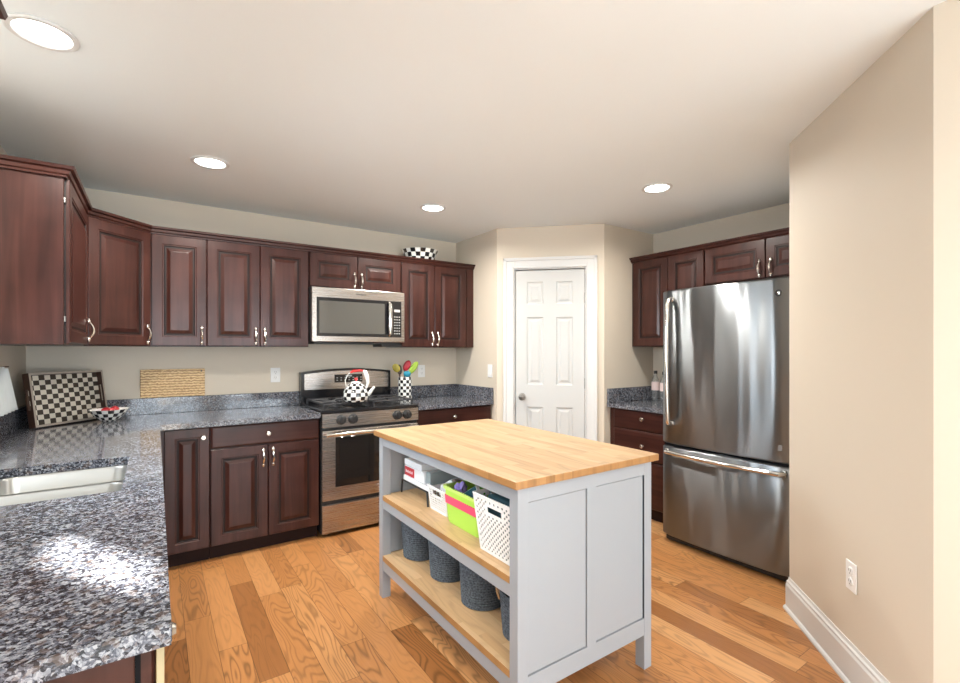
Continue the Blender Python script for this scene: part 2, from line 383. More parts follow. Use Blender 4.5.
def rrect(x0, x1, y0, y1, r, z, n=5):
    out = []
    for cx, cy, a0 in ((x1-r, y1-r, 0), (x0+r, y1-r, PI/2), (x0+r, y0+r, PI), (x1-r, y0+r, 3*PI/2)):
        for i in range(n+1):
            a = a0+PI/2*i/n; out.append((cx+r*math.cos(a), cy+r*math.sin(a), z))
    return out
def sweep(bm, path, prof, mi=0):
    """path: (x, y, nx, ny) - corner points with the outward normal of the segment that STARTS there; prof: (out, z)"""
    n = len(path); pts = []
    for i in range(n):
        n1 = Vector(path[max(i-1, 0)][2:4]).normalized(); n2 = Vector(path[min(i, n-2)][2:4]).normalized()
        mtr = (n1+n2); mtr = mtr/(mtr.dot(n1)) if mtr.length > 1e-6 else n1
        pts.append((Vector(path[i][:2]), mtr))
    rings = [[(p.x+m.x*o, p.y+m.y*o, z) for o, z in prof] for p, m in pts]
    ring_loft(bm, rings)
def rect_rings(bm, x0, x1, z0, z1, loops, sgn=-1, cap_back=True, mi=0, dark=()):
    """concentric rectangles in the xz plane; loops: (inset, depth towards -y)"""
    rings = []
    for ins, d in loops:
        rings.append([(x0+ins, sgn*d, z0+ins), (x1-ins, sgn*d, z0+ins), (x1-ins, sgn*d, z1-ins), (x0+ins, sgn*d, z1-ins)])
    ring_loft(bm, rings, cap_back, True, mi, dark)
def cells(bm, xs, ys, inc, z0, z1):
    def inside(i, j): return 0 <= i < len(xs)-1 and 0 <= j < len(ys)-1 and inc(i, j)
    vd = {}
    def V(i, j, z):
        k = (i, j, z)
        if k not in vd: vd[k] = bm.verts.new((xs[i], ys[j], z))
        return vd[k]
    for i in range(len(xs)-1):
        for j in range(len(ys)-1):
            if not inc(i, j): continue
            for z in (z0, z1): bm.faces.new((V(i, j, z), V(i+1, j, z), V(i+1, j+1, z), V(i, j+1, z)))
            for (di, dj, a, b) in ((-1, 0, (i, j), (i, j+1)), (1, 0, (i+1, j), (i+1, j+1)), (0, -1, (i, j), (i+1, j)), (0, 1, (i, j+1), (i+1, j+1))):
                if not inside(i+di, j+dj):
                    bm.faces.new((V(*a, z0), V(*b, z0), V(*b, z1), V(*a, z1)))
def text_mesh(name, body, size, depth, mt, mat, parent=None, label=None):
    cu = bpy.data.curves.new(name, 'FONT'); cu.body = body; cu.size = size; cu.extrude = depth; cu.align_x = 'CENTER'; cu.align_y = 'CENTER'
    to = bpy.data.objects.new(name, cu); COL.objects.link(to)
    dg = bpy.context.evaluated_depsgraph_get(); me = bpy.data.meshes.new_from_object(to.evaluated_get(dg))
    bpy.data.objects.remove(to); bpy.data.curves.remove(cu)
    me.transform(mt); me.materials.clear(); me.materials.append(mat)
    o = bpy.data.objects.new(name, me); COL.objects.link(o)
    if parent is not None: o.parent = parent
    if label: o['label'] = label
    return o

# ------------------------------------------------------------------ room shell
XL, YB, XR, H = -0.665, 4.077, 3.77, 2.404
PX, PY1 = 2.461, 3.386                       # pantry corner post
QX, QY = 3.108, 2.739
WX, WY = 2.691, 1.134                        # end of the angled wall
VX, VY = 1.984, 0.427
T = 0.12
YR = -3.6; XE = 4.6

b = BM(); box(b, XL-0.3, XE+0.3, YR-0.3, YB+0.3, -0.12, 0.0); struct('floor', b, M['floor'])
b = BM(); box(b, XL-T-0.01, XE+0.3, YR-0.3, YB+0.3, H, H+0.10); struct('ceiling', b, M['ceiling'])
b = BM(); box(b, XL-T, PX+0.02, YB, YB+T, 0, H); struct('wall_back', b, M['wall'])

rug = BM(); box(rug, -0.4, 4.3, -3.3, -0.75, 0.0005, 0.012, 0.003, 1)  # pale rug added out of view to bounce light onto the ceiling
_rug = rug
# left wall with the sink window and the glazed door behind the camera
wy0, wy1, wz0, wz1 = 1.72, 2.62, 1.10, 2.30
dy0, dy1, dz0, dz1 = -2.7, -0.7, 0.05, 2.10
b = BM()
box(b, XL-T, XL, YR, dy0, 0, H); box(b, XL-T, XL, dy0, dy1, dz1, H); box(b, XL-T, XL, dy1, wy0, 0, H)
box(b, XL-T, XL, wy0, wy1, 0, wz0); box(b, XL-T, XL, wy0, wy1, wz1, H); box(b, XL-T, XL, wy1, YB+T, 0, H)
struct('wall_left', b, M['wall'])
# rear wall with three windows
b = BM()
wins = [(-0.5, 0.8), (1.2, 2.5), (2.9, 4.2)]
xs = [XL-T]+[v for w in wins for v in w]+[XE]
for i in range(0, len(xs), 2): box(b, xs[i], xs[i+1], YR-T, YR, 0, H)
for x0, x1 in wins: box(b, x0, x1, YR-T, YR, 0, 0.25); box(b, x0, x1, YR-T, YR, 2.2, H)
struct('wall_rear', b, M['wall'])
for i, (x0, x1) in enumerate(wins):
    b = BM()
    for a0, a1 in ((x0, x0+0.06), (x1-0.06, x1), ((x0+x1)/2-0.03, (x0+x1)/2+0.03)): box(b, a0, a1, YR-0.09, YR-0.03, 0.25, 2.2)
    for z in (0.25, 1.2, 2.14): box(b, x0, x1, YR-0.09, YR-0.03, z, z+0.06)
    struct('window_%d' % (i+2), b, M['trim'])
b = BM()
for a0 in (wy0, wy1-0.05): box(b, XL-0.10, XL-0.05, a0, a0+0.05, wz0, wz1)
for z in (wz0, wz1-0.05): box(b, XL-0.10, XL-0.05, wy0, wy1, z, z+0.05)
struct('window_1', b, M['trim'])
# far side of the breakfast area
b = BM(); box(b, XE, XE+T, YR-T, -0.6, 0, H); struct('wall_east', b, M['wall'])
b = BM()
# angled wall with the straight wall towards the camera, one solid block
prism(b, [(WX, WY), (VX, VY), (VX, -0.6), (XE+T, -0.6), (XE+T, WY), (XR, WY)], 0, H)
struct('wall_right_front', b, M['wall'])
b = BM(); box(b, XR, XR+T, WY, QY+T, 0, H); struct('wall_right', b, M['wall'])

# pantry walls: short wall, door wall at 45 degrees with an opening, short wall
dd = Vector((1, -1)).normalized(); dn = Vector((-1, -1)).normalized()
L = (Vector((QX, QY))-Vector((PX, PY1))).length
def dp(s, n=0.0):
    v = Vector((PX, PY1))+dd*s+dn*n; return (v.x, v.y)
S0, S1, ZD = 0.148, 0.768, 2.047
b = BM(); box(b, PX, PX+0.10, PY1, YB+0.02, 0, H); struct('wall_pantry_left', b, M['wall'])
b = BM(); box(b, QX, XR+0.02, QY, QY+0.10, 0, H); struct('wall_pantry_right', b, M['wall'])
b = BM()
prism(b, [dp(0), dp(S0), dp(S0, -0.10), dp(0, -0.10)], 0, H)
prism(b, [dp(S1), dp(L), dp(L, -0.10), dp(S1, -0.10)], 0, H)
prism(b, [dp(S0), dp(S1), dp(S1, -0.10), dp(S0, -0.10)], ZD, H)
struct('wall_pantry_door', b, M['wall'])
# closet back behind the door
b = BM(); prism(b, [dp(S0-0.05, -0.11), dp(S1+0.05, -0.11), dp(S1+0.05, -0.16), dp(S0-0.05, -0.16)], 0, ZD+0.1); struct('wall_pantry_back', b, M['wall'])

# casing and jamb
RD = Matrix.Translation((PX, PY1, 0)) @ Matrix.Rotation(-PI/4, 4, 'Z')      # local x along the wall, -y out of it
b = BM()
def casing_leg(x0, x1, z0, z1):
    box(b, x0, x1, -0.012, 0.0, z0, z1, 0.002, 1)
    box(b, x0+0.012, x1-0.012, -0.018, -0.011, z0, z1-0.012 if z1 < ZD else z1, 0.002, 1)
box(b, 0.058, 0.148, -0.013, -0.001, 0, 2.137, 0.003, 1); box(b, 0.058, 0.085, -0.021, -0.012, 0, 2.137, 0.003, 1); box(b, 0.135, 0.148, -0.018, -0.012, 0, 2.06, 0.002, 1)
box(b, 0.768, 0.857, -0.013, -0.001, 0, 2.137, 0.003, 1); box(b, 0.830, 0.857, -0.021, -0.012, 0, 2.137, 0.003, 1); box(b, 0.768, 0.781, -0.018, -0.012, 0, 2.06, 0.002, 1)
box(b, 0.148, 0.768, -0.013, -0.001, 2.047, 2.137, 0.003, 1); box(b, 0.058, 0.857, -0.021, -0.012, 2.110, 2.137, 0.003, 1); box(b, 0.135, 0.781, -0.018, -0.012, 2.047, 2.060, 0.002, 1)
box(b, 0.148, 0.160, 0.0, 0.10, 0, 2.047); box(b, 0.756, 0.768, 0.0, 0.10, 0, 2.047); box(b, 0.160, 0.756, 0.0, 0.10, 2.037, 2.047)
bmesh.ops.transform(b, matrix=RD, verts=b.verts); struct('trim_1', b, M['trim'])

# six-panel door
door = thing('door_1', 'white six-panel pantry door in the angled wall with a round knob', 'door', (*dp(0.163, -0.012), 0.008), -PI/4)
door['kind'] = 'structure'
DW, DH = 0.590, 2.020
b = BM()
cols = [(0.098, 0.240), (0.350, 0.492)]; rows = [(0.235, 0.838), (1.028, 1.615), (1.728, 1.922)]
gx = [0, cols[0][0], cols[0][1], cols[1][0], cols[1][1], DW]; gz = [0]+[v for r in rows for v in r]+[DH]
for i in range(5):
    for j in range(7):
        pan = i in (1, 3) and j in (1, 3, 5)
        x0, x1, z0, z1 = gx[i], gx[i+1], gz[j], gz[j+1]
        if not pan:
            b.faces.new([b.verts.new(v) for v in ((x0, 0, z0), (x1, 0, z0), (x1, 0, z1), (x0, 0, z1))])
        else:
            rect_rings(b, x0, x1, z0, z1, [(0, 0), (0.006, -0.006), (0.014, -0.009), (0.024, -0.009), (0.042, -0.002)], cap_back=False)
for q in (((0, 0, 0), (0, 0, DH), (0, 0.034, DH), (0, 0.034, 0)), ((DW, 0, 0), (DW, 0, DH), (DW, 0.034, DH), (DW, 0.034, 0)), ((0, 0, DH), (DW, 0, DH), (DW, 0.034, DH), (0, 0.034, DH)), ((0, 0.034, 0), (DW, 0.034, 0), (DW, 0.034, DH), (0, 0.034, DH)), ((0, 0, 0), (DW, 0, 0), (DW, 0.034, 0), (0, 0.034, 0))):
    b.faces.new([b.verts.new(v) for v in q])
bmesh.ops.remove_doubles(b, verts=b.verts, dist=1e-5)
link('door_panel', b, M['door'], door, world=False)
b = BM(); RX = Matrix.Rotation(PI/2, 4, 'X')      # z axis -> -y
lathe(b, [(0, 0), (0.031, 0.0), (0.031, 0.004), (0.014, 0.010), (0.011, 0.028), (0.020, 0.034), (0.028, 0.045), (0.028, 0.056), (0.020, 0.066), (0, 0.069)], 20, Matrix.Translation((0.060, 0, 0.925)) @ RX)
link('door_knob', b, M['knobsteel'], door, True, 'satin metal door knob', world=False)
for z in (0.25, 1.045, 1.775):
    b = BM(); tube(b, [(DW+0.003, -0.003, z-0.045), (DW+0.003, -0.003, z+0.045)], 0.006, 8)
    link('hinge', b, M['hinge'], door, True, world=False)

# baseboards
BP = [(0, 0), (0.016, 0), (0.016, 0.125), (0.012, 0.135), (0.012, 0.145), (0.006, 0.152), (0.004, 0.165), (0, 0.165)]
n45 = (-0.7071, 0.7071)
b = BM(); sweep(b, [(WX+0.3, WY, 0, 1), (WX, WY, *n45), (VX, VY, -1, 0), (VX, -0.6, -1, 0)], BP)
sweep(b, [(WX+0.3, WY, 0, 1), (WX, WY, *n45), (VX, VY, -1, 0), (VX, -0.6, -1, 0)], [(0.016, 0), (0.027, 0), (0.027, 0.008), (0.022, 0.016), (0.016, 0.02)])
struct('baseboard_right', b, M['trim'])
b = BM(); sweep(b, [(*dp(0.0), *dn), (*dp(0.056), *dn)], BP); sweep(b, [(*dp(0.859), *dn), (*dp(L), 0, -1), (3.155, QY, 0, -1)], BP)
struct('baseboard_pantry', b, M['trim'])
b = BM(); sweep(b, [(XL, 0.92, 1, 0), (XL, -0.65, 1, 0)], BP); struct('baseboard_left', b, M['trim'])

# ------------------------------------------------------------------ cabinet builders
DOORL = [(0, 0.0), (0, 0.007), (0, 0.017), (0.003, 0.020), (0.056, 0.020), (0.060, 0.0165), (0.066, 0.0165), (0.070, 0.011), (0.080, 0.011), (0.100, 0.0185), (0.102, 0.019)]
def raised_door(parent, x0, x1, z0, z1, name='door', slim=1.0, mat=None):
    b = BM(); rect_rings(b, x0, x1, z0, z1, [(i*slim, d) for i, d in DOORL], dark=(0, 6, 7))  # first ring paints the shadow of the gap between doors; others are groove finish
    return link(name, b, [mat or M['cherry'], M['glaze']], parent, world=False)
def slab_drawer(parent, x0, x1, z0, z1):
    b = BM(); rect_rings(b, x0, x1, z0, z1, [(0, 0), (0, 0.014), (0.004, 0.018), (0.010, 0.020)])
    return link('drawer', b, M['cherry_x'], parent, world=False)
def pull(parent, x, z, y=-0.020, l=0.096):
    b = BM(); h = l/2; pts = []; rd = []
    for i in range(13):
        t = -1+2*i/12; pts.append((x, y-0.004-0.024*math.cos(t*PI/2)**0.7, z+t*h)); rd.append(0.0052+0.0026*math.cos(t*PI/2)**2)
    tube(b, pts, rd, 8)
    for s in (-1, 1):
        sphere(b, (x, y-0.006, z+s*h), 0.0115, 10); sphere(b, (x, y-0.007, z+s*(h+0.010)), 0.0075, 8)
    return link('handle', b, M['nickel'], parent, True, 'satin nickel bow handle', world=False)
def knob(parent, x, z, y=-0.020):
    b = BM()
    lathe(b, [(0, 0), (0.010, 0), (0.007, 0.006), (0.006, 0.014), (0.014, 0.019), (0.016, 0.024), (0.011, 0.030), (0, 0.031)], 16, Matrix.Translation((x, y, z)) @ RX)
    return link('knob', b, M['nickel'], parent, True, 'satin nickel round knob', world=False)

def upper(name, label, loc, rot, w, z0, z1, depth, doors, body_poly=None, group=None):
    t = thing(name, label, 'cabinet', (loc[0], loc[1], z0), rot, group)
    b = BM()
    if body_poly: prism(b, body_poly, 0, z1-z0)
    else: box(b, 0.0005, w-0.0005, 0, depth-0.002, 0, z1-z0, 0.0015, 1)
    link('body', b, M['cherry'], t, world=False)
    for (x0, x1, dz0, dz1, hx, hz) in doors:
        d = raised_door(t, x0, x1, dz0-z0, dz1-z0, slim=min(1.0, (x1-x0)/0.25, (dz1-dz0)/0.235))
        if hx is not None: pull(d, hx, hz-z0)
    return t

UZ0, UZ1, FY = 1.362, 2.105, 3.762
DT = 2.086
UG = 'dark cherry wall cabinets of the back run'
# left wall cabinets (local x = world +y, face looks +x)
FXL = XL+0.335
c = upper('wall_cabinet', 'dark cherry wall cabinet on the left wall showing its broad flat end panel', (FXL, 2.762), PI/2, 0.700, UZ0, UZ1, 0.335,
      [(0.012, 0.690, UZ0+0.006, DT, 0.640, UZ0+0.085)])
for z in (0.10, 0.62):
    b = BM(); box(b, 0.000, 0.012, -0.006, 0.0, z, z+0.024, 0.001, 1); link('hinge', b, M['hinge'], c, world=False)
upper('wall_cabinet', 'dark cherry wall cabinet at the upper left picture corner, only its crown end showing', (FXL, 0.75), PI/2, 0.80, UZ0, UZ1, 0.335,
      [(0.012, 0.398, UZ0+0.006, DT, 0.36, UZ0+0.085), (0.402, 0.790, UZ0+0.006, DT, 0.44, UZ0+0.085)])
# diagonal corner cabinet
cx0, cy0 = FXL, 3.464; cl = (FY-cy0)
cx1 = cx0+cl
wl = math.hypot(cl, cl); r2 = math.sqrt(0.5)
def to_loc(x, y):
    dx, dy = x-cx0, y-cy0; return ((dx+dy)*r2, (-dx+dy)*r2)
poly = [to_loc(cx0, cy0), to_loc(cx1, FY), to_loc(cx1, YB-0.002), to_loc(XL+0.002, YB-0.002), to_loc(XL+0.002, cy0)]
upper('corner_wall_cabinet', 'dark cherry corner wall cabinet turned at an angle between the left and back runs', (cx0, cy0), PI/4, wl, UZ0, UZ1, 0.3,
      [(0.010, wl-0.010, UZ0+0.006, DT, wl-0.040, UZ0+0.075)], poly)
# back run
upper('wall_cabinet', 'narrow single-door dark cherry wall cabinet just right of the corner cabinet', (cx1, FY), 0, 0.285-cx1, UZ0, UZ1, YB-FY,
      [(0.010, 0.283-cx1, UZ0+0.006, DT, 0.283-cx1-0.028, UZ0+0.075)], group=None)
upper('wall_cabinet', 'wide two-door dark cherry wall cabinet left of the microwave', (0.285, FY), 0, 0.672, UZ0, UZ1, YB-FY,
      [(0.004, 0.330, UZ0+0.006, DT, 0.302, UZ0+0.075), (0.334, 0.668, UZ0+0.006, DT, 0.362, UZ0+0.075)])
upper('wall_cabinet', 'short two-door dark cherry wall cabinet above the microwave', (0.959, FY), 0, 0.754, 1.822, UZ1, YB-FY,
      [(0.006, 0.376, 1.828, DT, 0.350, 1.895), (0.380, 0.748, 1.828, DT, 0.408, 1.895)])
c = upper('wall_cabinet', 'two-door dark cherry wall cabinet right of the microwave beside the pantry wall', (1.715, FY), 0, 0.665, UZ0, UZ1, YB-FY,
      [(0.006, 0.320, UZ0+0.006, DT, 0.294, UZ0+0.075), (0.324, 0.652, UZ0+0.006, DT, 0.350, UZ0+0.075)])
b = BM(); box(b, 0.666, 0.744, -0.002, 0.10, 0, UZ1-UZ0, 0.001, 1); link('filler_strip', b, M['cherry'], c, world=False)
# right run (local x = world -y, face looks -x)
FXR = 3.466
RT = 2.104
upper('wall_cabinet', 'two-door dark cherry wall cabinet over the small right counter, left of the fridge', (FXR, QY-0.004), -PI/2, 0.684, UZ0+0.006, UZ1+0.012, XR-FXR,
      [(0.030, 0.366, UZ0+0.012, RT, None, 0), (0.372, 0.680, UZ0+0.012, RT, None, 0)])
upper('wall_cabinet', 'short two-door dark cherry wall cabinet above the fridge', (FXR, 2.049), -PI/2, 0.900, 1.832, UZ1+0.012, XR-FXR,
      [(0.006, 0.442, 1.840, RT, 0.408, 1.905), (0.448, 0.894, 1.840, RT, 0.482, 1.905)])

# crown mouldings
CRP = [(0.0, 2.090), (0.010, 2.090), (0.012, 2.098), (0.020, 2.103), (0.024, 2.117), (0.036, 2.122), (0.040, 2.135), (0.0, 2.135)]
b = BM()
sweep(b, [(XL+0.003, 2.760, 0, -1), (FXL, 2.760, 1, 0), (cx0, cy0, r2, -r2), (cx1, FY, 0, -1), (PX-0.004, FY, 0, -1)], CRP)
tag(link('crown_moulding', b, M['cherry_x']), 'long dark cherry crown moulding capping the left and back wall cabinets', 'moulding')
b = BM()
sweep(b, [(FXL, 0.72, 1, 0), (FXL, 1.548, 0, 1), (XL+0.003, 1.548, 0, 1)], CRP)
tag(link('crown_moulding', b, M['cherry_x']), 'dark cherry crown moulding end in the top left picture corner by the ceiling light', 'moulding')
b = BM()
sweep(b, [(FXR, QY-0.004, -1, 0), (FXR, 1.14, -1, 0)], [(o, z+0.012) for o, z in CRP])
tag(link('crown_moulding', b, M['cherry_x']), 'dark cherry crown moulding on the right cabinets above the fridge', 'moulding')

# base cabinets
BZ, TK = 0.857, 0.095
def base(name, label, loc, rot, w, depth, fronts, kick=True, hollow=False):
    t = thing(name, label, 'cabinet', (loc[0], loc[1], 0), rot)
    b = BM()
    if hollow:
        cells(b, [0.0005, 0.018, w-0.018, w-0.0005], [0.0, 0.016, depth-0.016, depth-0.003], lambda i, j: not (i == 1 and j == 1), TK, BZ)
        box(b, 0.018, w-0.018, 0.016, depth-0.016, TK, TK+0.016)
    else: box(b, 0.0005, w-0.0005, 0, depth-0.003, TK, BZ, 0.0015, 1)
    link('body', b, M['cherry'], t, world=False)
    if kick:
        b = BM(); box(b, 0.0005, w-0.0005, 0.045, depth-0.01, 0.0, TK); link('toe_kick', b, M['cherry_dark'], t, world=False)
    for f in fronts:
        if f[0] == 'door':
            d = raised_door(t, *f[1:5], slim=min(1.0, (f[2]-f[1])/0.25))
        else: d = slab_drawer(t, *f[1:5])
        if f[5] == 'knob': knob(d, f[6], f[7])
        elif f[5] == 'pull': pull(d, f[6], f[7])
    return t
BY = 3.477
x = 0.022
base('base_cabinet', 'narrow dark cherry base cabinet with one full-height door in the left inner corner', (x, BY), 0, 0.281-x, YB-BY,
     [('door', 0.020, 0.256, 0.098, 0.850, 'knob', 0.222, 0.792)])
base('base_cabinet', 'dark cherry base cabinet with one drawer over two doors, left of the range', (0.283, BY), 0, 0.674, YB-BY,
     [('drawer', 0.004, 0.670, 0.714, 0.850, 'knob', 0.337, 0.782), ('door', 0.004, 0.334, 0.098, 0.706, 'pull', 0.306, 0.625), ('door', 0.339, 0.670, 0.098, 0.706, 'pull', 0.367, 0.625)])
base('base_cabinet', 'dark cherry base cabinet right of the range with one wide drawer over doors', (1.722, BY), 0, PX-0.004-1.722, YB-BY,
     [('drawer', 0.004, 0.728, 0.714, 0.850, 'knob', 0.345, 0.780), ('door', 0.004, 0.363, 0.098, 0.706, 'pull', 0.335, 0.625), ('door', 0.369, 0.728, 0.098, 0.706, 'pull', 0.397, 0.625)])
# left run: face looks +x
FLX = -0.024
base('base_cabinet', 'dark cherry sink base cabinet under the left counter', (FLX, 1.555), PI/2, 1.30, FLX-XL,
     [('drawer', 0.004, 0.646, 0.714, 0.850, None), ('drawer', 0.654, 1.296, 0.714, 0.850, None), ('door', 0.004, 0.646, 0.098, 0.706, 'pull', 0.61, 0.625), ('door', 0.654, 1.296, 0.098, 0.706, 'pull', 0.69, 0.625)], hollow=True)
c = base('base_cabinet', 'dark cherry base cabinet at the near end of the left counter showing its end panel', (FLX-0.004, 0.957), PI/2, 0.594, FLX-XL-0.008,
     [('drawer', 0.004, 0.590, 0.714, 0.850, 'knob', 0.060, 0.836), ('door', 0.004, 0.590, 0.098, 0.706, 'pull', 0.55, 0.625)])
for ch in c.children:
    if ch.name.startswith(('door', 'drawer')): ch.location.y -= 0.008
b = BM(); box(b, 0.004, 0.590, -0.008, 0.0, 0.10, 0.85); link('seal', b, M['gasket'], c, label='dark seal behind the front', world=False)  # black strip painting the shadow in the gap behind the front
b = BM(); box(b, 0.002, 0.016, -0.040, -0.0288, 0.098, 0.853, 0.001, 1); link('edge_strip', b, M['cream'], c, label='pale cream edge strip', world=False)
# right run: face looks -x
FRX = 3.180
base('base_cabinet', 'dark cherry drawer base cabinet with three drawers beside the fridge', (FRX, QY-0.003), -PI/2, 0.680, XR-FRX,
     [('drawer', 0.052, 0.676, 0.700, 0.850, 'knob', 0.345, 0.792), ('drawer', 0.052, 0.676, 0.466, 0.692, 'knob', 0.345, 0.580), ('drawer', 0.052, 0.676, 0.105, 0.458, 'knob', 0.345, 0.285)])

# ------------------------------------------------------------------ countertops
CZ0, CZ1 = 0.859, 0.892
SX0, SX1, SY0, SY1 = -0.476, -0.090, 1.905, 2.495
def bev_top(b, off=0.006):
    es = [e for e in b.edges if len(e.link_faces) == 2 and e.calc_face_angle() > 1.0]
    bmesh.ops.bevel(b, geom=es, offset=off, segments=2, affect='EDGES', profile=0.5)
ct = thing('countertop', 'long grey speckled granite counter in an L along the left and back walls', 'countertop', (XL+0.003, 0.927, CZ0))
b = BM()
cells(b, [XL+0.003, SX0, SX1, 0.021, 0.958], [0.927, SY0, SY1, 3.432, YB-0.003], lambda i, j: (j == 3) or (i < 3 and not (i == 1 and j == 1)), CZ0, CZ1)
bev_top(b); link('slab', b, M['granite'], ct, True)
b = BM(); box(b, XL+0.003, XL+0.023, 0.93, YB-0.003, CZ1, 1.004, 0.002, 1); box(b, XL+0.023, 0.958, YB-0.023, YB-0.003, CZ1, 1.004, 0.002, 1)
link('backsplash', b, M['granite'], ct)
ct = thing('countertop', 'grey granite counter between the range and the pantry wall', 'countertop', (1.722, 3.432, CZ0))
b = BM(); cells(b, [1.722, PX-0.003], [3.432, YB-0.003], lambda i, j: True, CZ0, CZ1); bev_top(b); link('slab', b, M['granite'], ct, True)
b = BM(); box(b, 1.722, PX-0.003, YB-0.023, YB-0.003, CZ1, 1.004, 0.002, 1); box(b, PX-0.023, PX-0.003, 3.434, YB-0.023, CZ1, 1.004, 0.002, 1)
link('backsplash', b, M['granite'], ct)
ct = thing('countertop', 'small grey granite counter left of the fridge on the right wall', 'countertop', (3.135, 2.06, CZ0))
b = BM(); cells(b, [3.135, XR-0.003], [2.060, QY-0.003], lambda i, j: True, CZ0, CZ1); bev_top(b); link('slab', b, M['granite'], ct, True)
b = BM(); box(b, 3.137, XR-0.003, QY-0.023, QY-0.003, CZ1, 1.012, 0.002, 1); box(b, XR-0.023, XR-0.003, 2.06, QY-0.023, CZ1, 1.012, 0.002, 1)
link('backsplash', b, M['granite'], ct)

# sink
sk = thing('sink', 'stainless double-bowl sink set under the left granite counter', 'sink', (-0.283, 2.2, 0.66))
DV0, DV1 = 2.188, 2.208
def bowl_mesh(y0, y1):
    b = BM(); x0, x1 = SX0+0.004, SX1-0.004
    rings = [rrect(x0-0.02, x1+0.02, y0-0.006, y1+0.006, 0.05, 0.8575), rrect(x0, x1, y0, y1, 0.045, 0.8575), rrect(x0+0.003, x1-0.003, y0+0.003, y1-0.003, 0.045, 0.850), rrect(x0+0.012, x1-0.012, y0+0.012, y1-0.012, 0.05, 0.70), rrect(x0+0.03, x1-0.03, y0+0.03, y1-0.03, 0.05, 0.672), rrect(x0+0.12, x1-0.12, y0+0.09, y1-0.09, 0.04, 0.668)]
    ring_loft(b, rings, False, True); return b
o = link('basin', bowl_mesh(SY0+0.004, DV0), M['steel_sink'], sk, True); o['label'] = 'nearer steel bowl'
o = link('basin', bowl_mesh(DV1, SY1-0.004), M['steel_sink'], sk, True); o['label'] = 'farther steel bowl'
for yy in ((SY0+DV0)/2, (SY1+DV1)/2):
    b = BM(); lathe(b, [(0, 0), (0.03, 0), (0.042, 0.004), (0.045, 0.006), (0.03, 0.006), (0.026, 0.003), (0, 0.003)], 20, Matrix.Translation((-0.283, yy, 0.668)))
    link('drain', b, M['chrome'], sk, True)

# ------------------------------------------------------------------ range
rx0, rx1, ry = 0.965, 1.717, 3.440
rg = thing('range', 'stainless steel gas range with black cooktop between the base cabinets', 'range', ((rx0+rx1)/2, 3.74, 0))
b = BM(); box(b, rx0, rx1, ry+0.012, YB-0.012, 0.03, 0.900, 0.002, 1)
for xx in (rx0+0.05, rx1-0.05):
    for yy in (ry+0.08, YB-0.08): tube(b, [(xx, yy, 0.0), (xx, yy, 0.035)], 0.018, 10)
link('body', b, M['blackmat'], rg)
b = BM(); box(b, rx0+0.003, rx1-0.003, ry-0.008, ry+0.011, 0.030, 0.232, 0.004, 2); link('storage_drawer', b, M['steel'], rg)
od = None
b = BM(); box(b, rx0+0.003, rx1-0.003, ry-0.012, ry+0.011, 0.262, 0.762, 0.005, 2); od = link('oven_door', b, M['steel'], rg)
def sub(name, bm, mat, par, smooth=False, label=None):
    root = rg if par is None else par
    # children of a part: parts sit at their root's origin, so reuse the root's matrix
    r = root
    while r.parent is not None: r = r.parent
    bmesh.ops.transform(bm, matrix=r.matrix_basis.inverted(), verts=bm.verts)
    return link(name, bm, mat, par, smooth, label, world=False)
b = BM(); box(b, rx0+0.095, rx1-0.095, ry-0.0155, ry-0.010, 0.355, 0.712, 0.002, 1); sub('window', b, M['ovenglass'], od, label='dark oven window')
b = BM(); hz = 0.738
pts = [(rx0+0.045, ry-0.015, hz), (rx0+0.045, ry-0.045, hz)]
tube(b, [(rx0+0.02, ry-0.052, hz), (rx1-0.02, ry-0.052, hz)], 0.0135, 12)
for xx in (rx0+0.045, rx1-0.045): tube(b, [(xx, ry-0.012, hz), (xx, ry-0.052, hz)], 0.011, 10)
sub('handle', b, M['chrome'], od, True, 'polished bar handle')
b = BM(); c0 = Vector((1.385, ry-0.0135, 0.318))
tube(b, [c0+Vector((0.014*math.cos(a*PI/10), 0, 0.014*math.sin(a*PI/10))) for a in range(21)], 0.0022, 6)
tube(b, [c0+Vector((-0.006+0.012*t, -0.0005, 0.006*math.sin(t*6.28))) for t in [k/8 for k in range(9)]], 0.0016, 6)
sub('badge', b, M['chrome'], od, True, 'small round maker badge')
b = BM()
prism(b, [(rx0+0.002, ry+0.012), (rx1-0.002, ry+0.012), (rx1-0.002, ry-0.016), (rx0+0.002, ry-0.016)], 0.785, 0.882)
cp = link('control_panel', b, M['steel'], rg)
for xx in (1.099, 1.186, 1.535, 1.617):
    b = BM(); mt = Matrix.Translation((xx, ry-0.016, 0.836)) @ RX
    lathe(b, [(0, 0), (0.036, 0), (0.036, 0.006), (0.031, 0.010), (0.029, 0.030), (0.024, 0.034), (0, 0.034)], 20, mt)
    box(b, xx-0.006, xx+0.006, ry-0.058, ry-0.045, 0.812, 0.860, 0.002, 1)
    sub('burner_knob', b, M['blackmat'], cp, True, 'black burner knob')
b = BM(); box(b, rx0, rx1, ry-0.014, YB-0.10, 0.884, 0.912, 0.006, 2); box(b, rx0+0.02, rx1-0.02, ry+0.03, YB-0.12, 0.9119, 0.9125)
ck = link('cooktop', b, M['black'], rg)
burn = [(1.115, 3.60), (1.115, 3.83), (1.565, 3.60), (1.565, 3.83)]
for bx_, by_ in burn:
    b = BM(); lathe(b, [(0.055, 0), (0.055, 0.004), (0.040, 0.008), (0.038, 0.016), (0.034, 0.020), (0, 0.021)], 20, Matrix.Translation((bx_, by_, 0.912)))
    sub('burner', b, M['blackmat'], ck, True)
